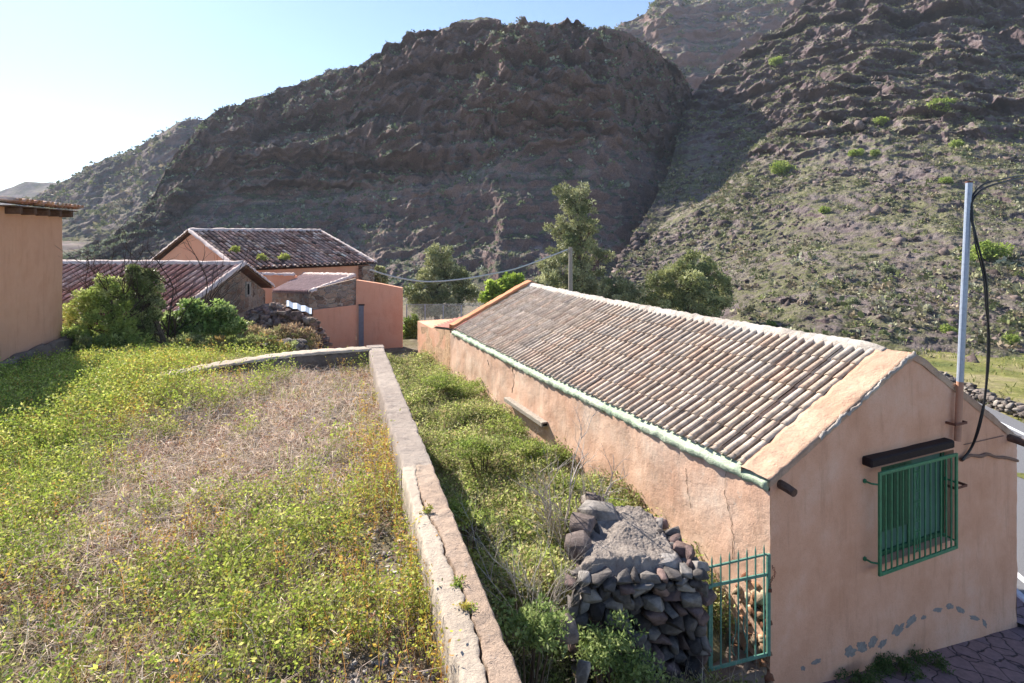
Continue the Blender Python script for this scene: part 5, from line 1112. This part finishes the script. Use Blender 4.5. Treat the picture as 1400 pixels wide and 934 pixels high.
def zones(x, y, z):
    ok, px, py = inview(x, y, z); d, b_ = db(x, y)
    n1 = fbm(x*1.1, y*1.1, 5, 4); n2 = fbm(x*2.6, y*2.6, 8, 3)
    dry = 1.15*gaus(px, py, 390, 560, 185, 92)+.85*gaus(px, py, 150, 730, 100, 75)+.7*gaus(px, py, 260, 640, 110, 60)+.35*gaus(px, py, 60, 880, 110, 60)
    green = 1.1*gaus(px, py, 30, 640, 130, 150)+gaus(px, py, 60, 520, 260, 45)+.8*gaus(px, py, 330, 820, 260, 110)+.5*gaus(px, py, 180, 560, 120, 60)
    yel = 1.1*gaus(px, py, 570, 700, 80, 130)+.9*gaus(px, py, 560, 880, 120, 90)+.5*gaus(px, py, 200, 520, 120, 40)
    bare = 1.3*gaus(px, py, 528, 770, 28, 66)+1.2*gaus(px, py, 510, 925, 70, 30)+.35*ss(.25, .5, n2)+.5*gaus(px, py, 470, 560, 60, 40)+.5*gaus(px, py, 440, 790, 40, 20)+.4*gaus(px, py, 520, 520, 25, 40)+.5*gaus(px, py, 160, 494, 45, 10)
    return ok, dry, green, yel, bare, n1, n2, px, py
def outside_wall(x, y):      # keep plants off the back return wall
    a = np.array([c0.x, c0.y]); c = np.array([end1.x, end1.y]); dv = c-a; L2 = (dv**2).sum(); t = np.clip(((x-a[0])*dv[0]+(y-a[1])*dv[1])/L2, 0, 1)
    return np.hypot(x-a[0]-t*dv[0]+.15*np.sin(t*3.14)*.3, y-a[1]-t*dv[1]-.15*np.sin(t*3.14)) > .33
def pick(n, dens, region=reg):
    x, y, z = rand_ground(n, region, rr); ok, dry, green, yel, bare, n1, n2, px, py = zones(x, y, z)
    p = dens(dry, green, yel, bare, n1, n2)*(1-bare).clip(0, 1); k = ok & outside_wall(x, y) & (rr.random(n) < p); return x[k], y[k], z[k]
# green leafy weeds
x, y, z = pick(120000, lambda d, g, ye, ba, a, c: (.11+.7*g-.42*d+.25*ye+.8*a+.4*c).clip(0, 1)); n = len(x); hh_ = rr.uniform(.08, .32, n)*(1+.4*(y > 7))
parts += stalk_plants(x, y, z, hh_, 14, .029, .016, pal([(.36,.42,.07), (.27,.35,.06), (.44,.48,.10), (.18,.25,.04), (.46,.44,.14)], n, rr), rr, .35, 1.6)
# yellow orange upright spurge
x, y, z = pick(60000, lambda d, g, ye, ba, a, c: (.08+.8*ye+.1*g-.2*d-.4*a).clip(0, 1)); n = len(x); hh_ = rr.uniform(.14, .44, n)
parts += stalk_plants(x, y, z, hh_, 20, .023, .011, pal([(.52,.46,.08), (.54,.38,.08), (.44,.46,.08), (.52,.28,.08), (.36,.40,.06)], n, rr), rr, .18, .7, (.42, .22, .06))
V, Fq, C = merge(parts); o = npmesh('weeds', V, Fq, M['leaf'], col=C); tag(o, 'yellow green leafy weeds carpeting the terrace', 'weeds', kind='stuff')
parts = []
# reddish dried low plants
x, y, z = pick(60000, lambda d, g, ye, ba, a, c: (.24+.5*d+.2*ye-.8*a).clip(0, .9)); n = len(x)
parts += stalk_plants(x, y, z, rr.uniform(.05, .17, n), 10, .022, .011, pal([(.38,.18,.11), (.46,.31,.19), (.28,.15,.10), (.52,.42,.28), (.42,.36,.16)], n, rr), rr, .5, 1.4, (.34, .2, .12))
# straw stems
x, y, z = pick(170000, lambda d, g, ye, ba, a, c: (.16+1.1*d+.15*g+.3*c).clip(0, 1)); n = len(x)
dv = rr.normal(size=(n, 3))*.75; dv[:, 2] = 1; parts.append(blade_arrays(np.stack([x, y, z], -1), dv, rr.uniform(.08, .34, n), rr.uniform(.003, .006, n), pal([(.78,.64,.52), (.68,.53,.42), (.85,.75,.63), (.56,.44,.31), (.74,.58,.50)], n, rr), .5, rr))
dv = rr.normal(size=(n, 3)); dv[:, 2] = rr.uniform(.0, .35, n); parts.append(blade_arrays(np.stack([x+rr.normal(size=n)*.05, y+rr.normal(size=n)*.05, z+.02], -1), dv, rr.uniform(.05, .20, n), rr.uniform(.002, .0045, n), pal([(.62,.53,.43), (.50,.40,.31), (.72,.64,.53), (.38,.29,.21)], n, rr), .4, rr))
V, Fq, C = merge(parts); o = npmesh('dry_grass', V, Fq, M['straw'], col=C); tag(o, 'dry straw coloured grass and withered stalks over the middle of the terrace', 'dry grass', kind='stuff')
# tall green grass at the left
parts = []; x, y, z = rand_ground(90000, (-16, -.4, -6.5, 7), rr); ok, px, py = inview(x, y, z)
pden = (1.0*gaus(px, py, 20, 540, 150, 70)+.9*gaus(px, py, 120, 500, 130, 30)+.5*gaus(px, py, 30, 680, 90, 110)+.55*gaus(px, py, 330, 480, 160, 14)+.45*(y > 11)+.5*fbm(x*.8, y*.8, 2, 3)-.1)
k = ok & outside_wall(x, y) & (rr.random(len(x)) < pden.clip(0, 1)) & ~((np.abs(x+7.5) < 1.6) & (np.abs(y-(x+19.3)) < .9)) & ~((x < -8.6) & (x > -10.2) & (y > 10.8) & (y < 13.3)); x, y, z = x[k], y[k], z[k]; n = len(x)
dv = rr.normal(size=(n, 3))*.28; dv[:, 2] = 1
parts.append(blade_arrays(np.stack([x, y, z], -1), dv, rr.uniform(.12, .38, n), rr.uniform(.005, .010, n), pal([(.42,.54,.10), (.33,.46,.08), (.52,.58,.16), (.22,.33,.06), (.56,.54,.22)], n, rr), .35, rr))
V, Fq, C = merge(parts); o = npmesh('tall_grass', V, Fq, M['leaf'], col=C); tag(o, 'tall bright green grass at the left side of the terrace', 'grass', kind='stuff')
# gravel and stones showing through
x, y, z = rand_ground(60000, reg, rr); ok, dry, green, yel, bare, n1, n2, px, py = zones(x, y, z); k = ok & outside_wall(x, y) & (rr.random(len(x)) < (.08+1.1*bare+.2*dry).clip(0, 1)); x, y, z = x[k][:9500], y[k][:9500], z[k][:9500]; n = len(x)
V, Fq, C = rock_arrays(np.stack([x, y, z], -1), (.015*np.exp(rr.normal(size=n)*.5))[:, None]*np.array([1, .75, .5]), pal([(.32,.29,.27), (.24,.215,.20), (.42,.38,.35), (.50,.44,.37), (.18,.16,.155)], n, rr), 14, 1, 1.3)
o = npmesh('gravel', V, Fq, M['pebble'], col=C); tag(o, 'grey gravel showing through the terrace weeds', 'gravel', kind='stuff')

# ---- garden strip: dense weeds and bushes
parts = []; rr = np.random.default_rng(78)
def garden_pts(n, sr, tr):
    s = rr.uniform(sr[0], sr[1], n); t = rr.uniform(tr[0], tr[1], n); x = P0.x+U.x*s+W_.x*t; y = P0.y+U.y*s+W_.y*t; d, b_ = db(x, y); k = (d > .12) & (t < -.05) & (y > 3.2); return x[k], y[k], H(x[k], y[k]), s[k], t[k]
x, y, z, s_, t_ = garden_pts(160000, (-2.5, 15.2), (-5.5, 0)); 
instone = (x > .45) & (x < 2.45) & (y > 6.35) & (y < 8.3) & ((x-1.0)*1 > -.35+(y-6.6)*.2)
gatearea = (s_ < .6) & (t_ > -.95)
nn3 = fbm(x*.8, y*.8, 3, 3); k = ~instone & ~gatearea & (rr.random(len(x)) < (.62+.8*nn3).clip(.1, 1)); x, y, z, s_, t_ = x[k], y[k], z[k], s_[k], t_[k]; n = len(x)
mound = .26+.30*np.clip(.5+fbm(x*.9, y*.9, 9, 3), 0, 1)
hh_ = 1.2*mound*rr.uniform(.45, 1.15, n)*np.where(s_ < 1.2, .75, 1.0)
cg = pal([(.30,.37,.09), (.24,.30,.07), (.42,.46,.15), (.17,.21,.06), (.46,.44,.20), (.34,.32,.15), (.36,.28,.16)], n, rr)*(1+.9*fbm(x*1.4, y*1.4, 12, 3))[:, None].clip(.6, 1.4)
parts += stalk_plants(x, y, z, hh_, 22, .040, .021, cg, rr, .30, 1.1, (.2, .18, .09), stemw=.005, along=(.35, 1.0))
V, Fq, C = merge(parts); o = npmesh('garden_weeds', V, Fq, M['leaf'], col=C); tag(o, 'dense green weeds filling the strip between terrace wall and long house', 'weeds', kind='stuff')
# dry stalks in the strip
parts = []; x, y, z, s_, t_ = garden_pts(16000, (-2.5, 14), (-5.5, 0)); k = ~((x > .3) & (x < 2.5) & (y > 6.3) & (y < 8.5)) & ~((s_ < .7) & (t_ > -1)) & (fbm(x*.9, y*.9, 6, 3) > -.05); x, y, z = x[k], y[k], z[k]; n = len(x)
dv = rr.normal(size=(n, 3))*.3; dv[:, 2] = 1; parts.append(blade_arrays(np.stack([x, y, z], -1), dv, rr.uniform(.4, .95, n), rr.uniform(.004, .008, n), pal([(.52,.45,.35), (.42,.33,.26), (.62,.54,.42), (.36,.25,.20)], n, rr), .3, rr))
V, Fq, C = merge(parts); o = npmesh('dry_stalks', V, Fq, M['straw'], col=C); tag(o, 'thin dry stalks standing among the garden weeds', 'dry stalks', kind='stuff')
# rounded bushes against the house wall and in front of the stone wall
GB = [(.30,.38,.08), (.22,.30,.06), (.40,.45,.13), (.34,.33,.14)]
for i, (px, py, Yb, rx, rz, lb) in enumerate([(640,520,15.5,.75,.42,'green bush against the far end of the long orange wall'),(600,510,15.5,.6,.35,'green bush at the far end of the garden beside the terrace wall'),(700,575,12.6,.6,.42,'green bush under the wooden spout'),(735,610,11.2,.6,.42,'green bush on the wall just nearer than the spout'),(775,650,9.9,.5,.40,'bush between wooden spout and dead branches'),(830,680,9.15,.45,.30,'green bush behind the rocks of the stone wall'),(660,600,10.5,.7,.35,'leafy bush in the middle of the garden strip'),(640,690,7.6,.5,.3,'leafy bush beside the change in the terrace wall top'),(830,860,6.1,.38,.42,'fresh green plant in front of the stone wall'),(870,900,6.15,.3,.34,'fresh green plant near the gate at foot of stone wall'),(720,820,5.9,.45,.35,'dense green plant low in the near end of the garden')]):
    p = at(px, py+6, Yb); rz *= .62 if i < 8 else .8; rx *= .95; rr2 = random.Random(i+5); bl = [((p.x+rr2.uniform(-.6, .6)*rx, p.y+rr2.uniform(-.5, .5)*rx, p.z-rr2.uniform(.0, .8)*rz), (rx*rr2.uniform(.4, .6), rx*rr2.uniform(.4, .6), rz*rr2.uniform(.4, .6))) for _ in range(7)]
    g_ = Hf(p.x, p.y); e = empty('garden_bush', (p.x, p.y, g_), lb, 'bush', 'green bushes in the garden strip')
    foliage('crown', bl, int(2600*rx/.5), .05, .024, GB if i < 8 else [(.26,.34,.11), (.18,.25,.08), (.36,.43,.16)], M['leaf'], e, 90+i)
    tb = MB()
    for q in bl: tb.tube([Vector((p.x, p.y, g_-.02)), Vector(q[0])], [.018, .006], 5)
    tb.obj('stem', M['bark'], e)
bare_branches('dead_shrub', (.82, 8.3, -4.5), 9, 1.05, 'pale dead branching shrub rising behind the left end of the stone wall', M['twig'], 9, .7, .022)
bare_branches('dead_shrub', tuple(at(735, 830, 6.4)-Vector((0, 0, .3))), 10, .95, 'pale leafless twigs nearer the camera than the dead shrub by the rocks', M['twig'], 12, .7, .009)
# weeds at the foot of the gable
for i, (t, lb, n, r) in enumerate(((2.05, 'larger clump of dark green weeds at the foot of the gable', 2400, .26), (2.75, 'small clump of dark weeds right of the larger clump at the gable foot', 1100, .15), (1.35, 'low weeds at foot of the gable near the lower picture edge', 1600, .2))):
    z = float(gable_base(t)); p = HP(-.16, t, z); rr2 = random.Random(i)
    bl = [((p.x+rr2.uniform(-1, 1)*r*1.3*W_.x, p.y+rr2.uniform(-1, 1)*r*1.3*W_.y-.03, p.z+.05+rr2.uniform(0, .06)), (r*.5, .11, .09)) for _ in range(7)]
    e = empty('pavement_weed', p, lb, 'weed', 'weeds at the foot of the gable'); foliage('leaves', bl, n, .03, .015, [(.06,.11,.03), (.09,.15,.04), (.12,.17,.05)], M['leaf'], e, 120+i, up=.5)
# small plants rooted in the crack of the terrace wall
for i, (bb_, lb) in enumerate(((-8.35, 'tiny weed growing from the crack, nearest the lower picture edge'), (-7.3, 'tiny weed growing from the middle of the crack in the terrace wall'), (-8.6, 'orange green weed sprouting from the crack at the picture bottom'))):
    p = PP_(jag(bb_), bb_, HPAR); k = 14; X_ = np.full(k, p.x)+rr.normal(size=k)*.018; Y_ = np.full(k, p.y)+rr.normal(size=k)*.018; pr = merge(stalk_plants(X_, Y_, np.full(k, HPAR), rr.uniform(.03, .07, k), 12, .02, .01, pal([(.25,.32,.06), (.38,.32,.07)], k, rr), rr, .5, 1.2))
    o = npmesh('crack_weed', pr[0], pr[1], M['leaf'], col=pr[2], loc=tuple(p)); tag(o, lb, 'weed', 'weeds in the wall crack')

# ================================================================== LIGHT, SKY, HAZE, CAMERA
AZ, EL = -43.0, 37.0
w = bpy.data.worlds.new('World'); SC.world = w; w.use_nodes = True; nt = w.node_tree; bg = nt.nodes['Background']
sk = nt.nodes.new('ShaderNodeTexSky'); sk.sky_type = 'NISHITA'; sk.sun_disc = False; sk.sun_elevation = R(EL); sk.sun_rotation = R(AZ); sk.dust_density = .25; sk.air_density = 1.0; sk.ozone_density = 3.5; sk.altitude = 300
mx = nt.nodes.new('ShaderNodeMix'); mx.data_type = 'RGBA'; mx.blend_type = 'MULTIPLY'; mx.inputs[0].default_value = 1; mx.inputs[7].default_value = (1.0, .96, 1.0, 1); nt.links.new(sk.outputs[0], mx.inputs[6]); nt.links.new(mx.outputs[2], bg.inputs[0]); bg.inputs[1].default_value = .08
sd = bpy.data.lights.new('sun', 'SUN'); sd.energy = 5.0; sd.angle = R(.53); sd.color = (1, .93, .83)
so_ = bpy.data.objects.new('sun', sd); COL.objects.link(so_)
dirv = Vector((math.sin(R(AZ))*math.cos(R(EL)), math.cos(R(AZ))*math.cos(R(EL)), math.sin(R(EL)))); so_.rotation_euler = dirv.to_track_quat('Z', 'Y').to_euler()
HAZE = .00022
if HAZE:
    hb = MB(); hb.box((-620, -40, -40), (1400, 0, 0), (0, 900, 0), (0, 0, 300)); m = bpy.data.materials.new('pale air'); m.use_nodes = True; t = m.node_tree; t.nodes.clear()
    ou = t.nodes.new('ShaderNodeOutputMaterial'); pv = t.nodes.new('ShaderNodeVolumePrincipled'); pv.inputs['Density'].default_value = HAZE; pv.inputs['Color'].default_value = (.72, .84, 1, 1); pv.inputs['Anisotropy'].default_value = .0; t.links.new(pv.outputs[0], ou.inputs['Volume'])
    ho = hb.obj('haze', m); tag(ho, 'thin pale haze in the valley air', 'haze', kind='stuff')
cd = bpy.data.cameras.new('camera'); cam = bpy.data.objects.new('camera', cd); COL.objects.link(cam); SC.camera = cam
cam.location = (0, 0, 0); cam.rotation_euler = (R(90), 0, 0); cd.sensor_width = 36; cd.lens = F/1400*36; cd.shift_x = 0; cd.shift_y = -(467-HY)/1400; cd.clip_end = 3000; cd.clip_start = .05
SC.view_settings.view_transform = 'Standard'; SC.view_settings.look = 'None'; SC.view_settings.gamma = 1; SC.view_settings.exposure = 1.42
try: SC.cycles.use_denoising = True; SC.cycles.max_bounces = 6; SC.cycles.volume_bounces = 0
except Exception: pass
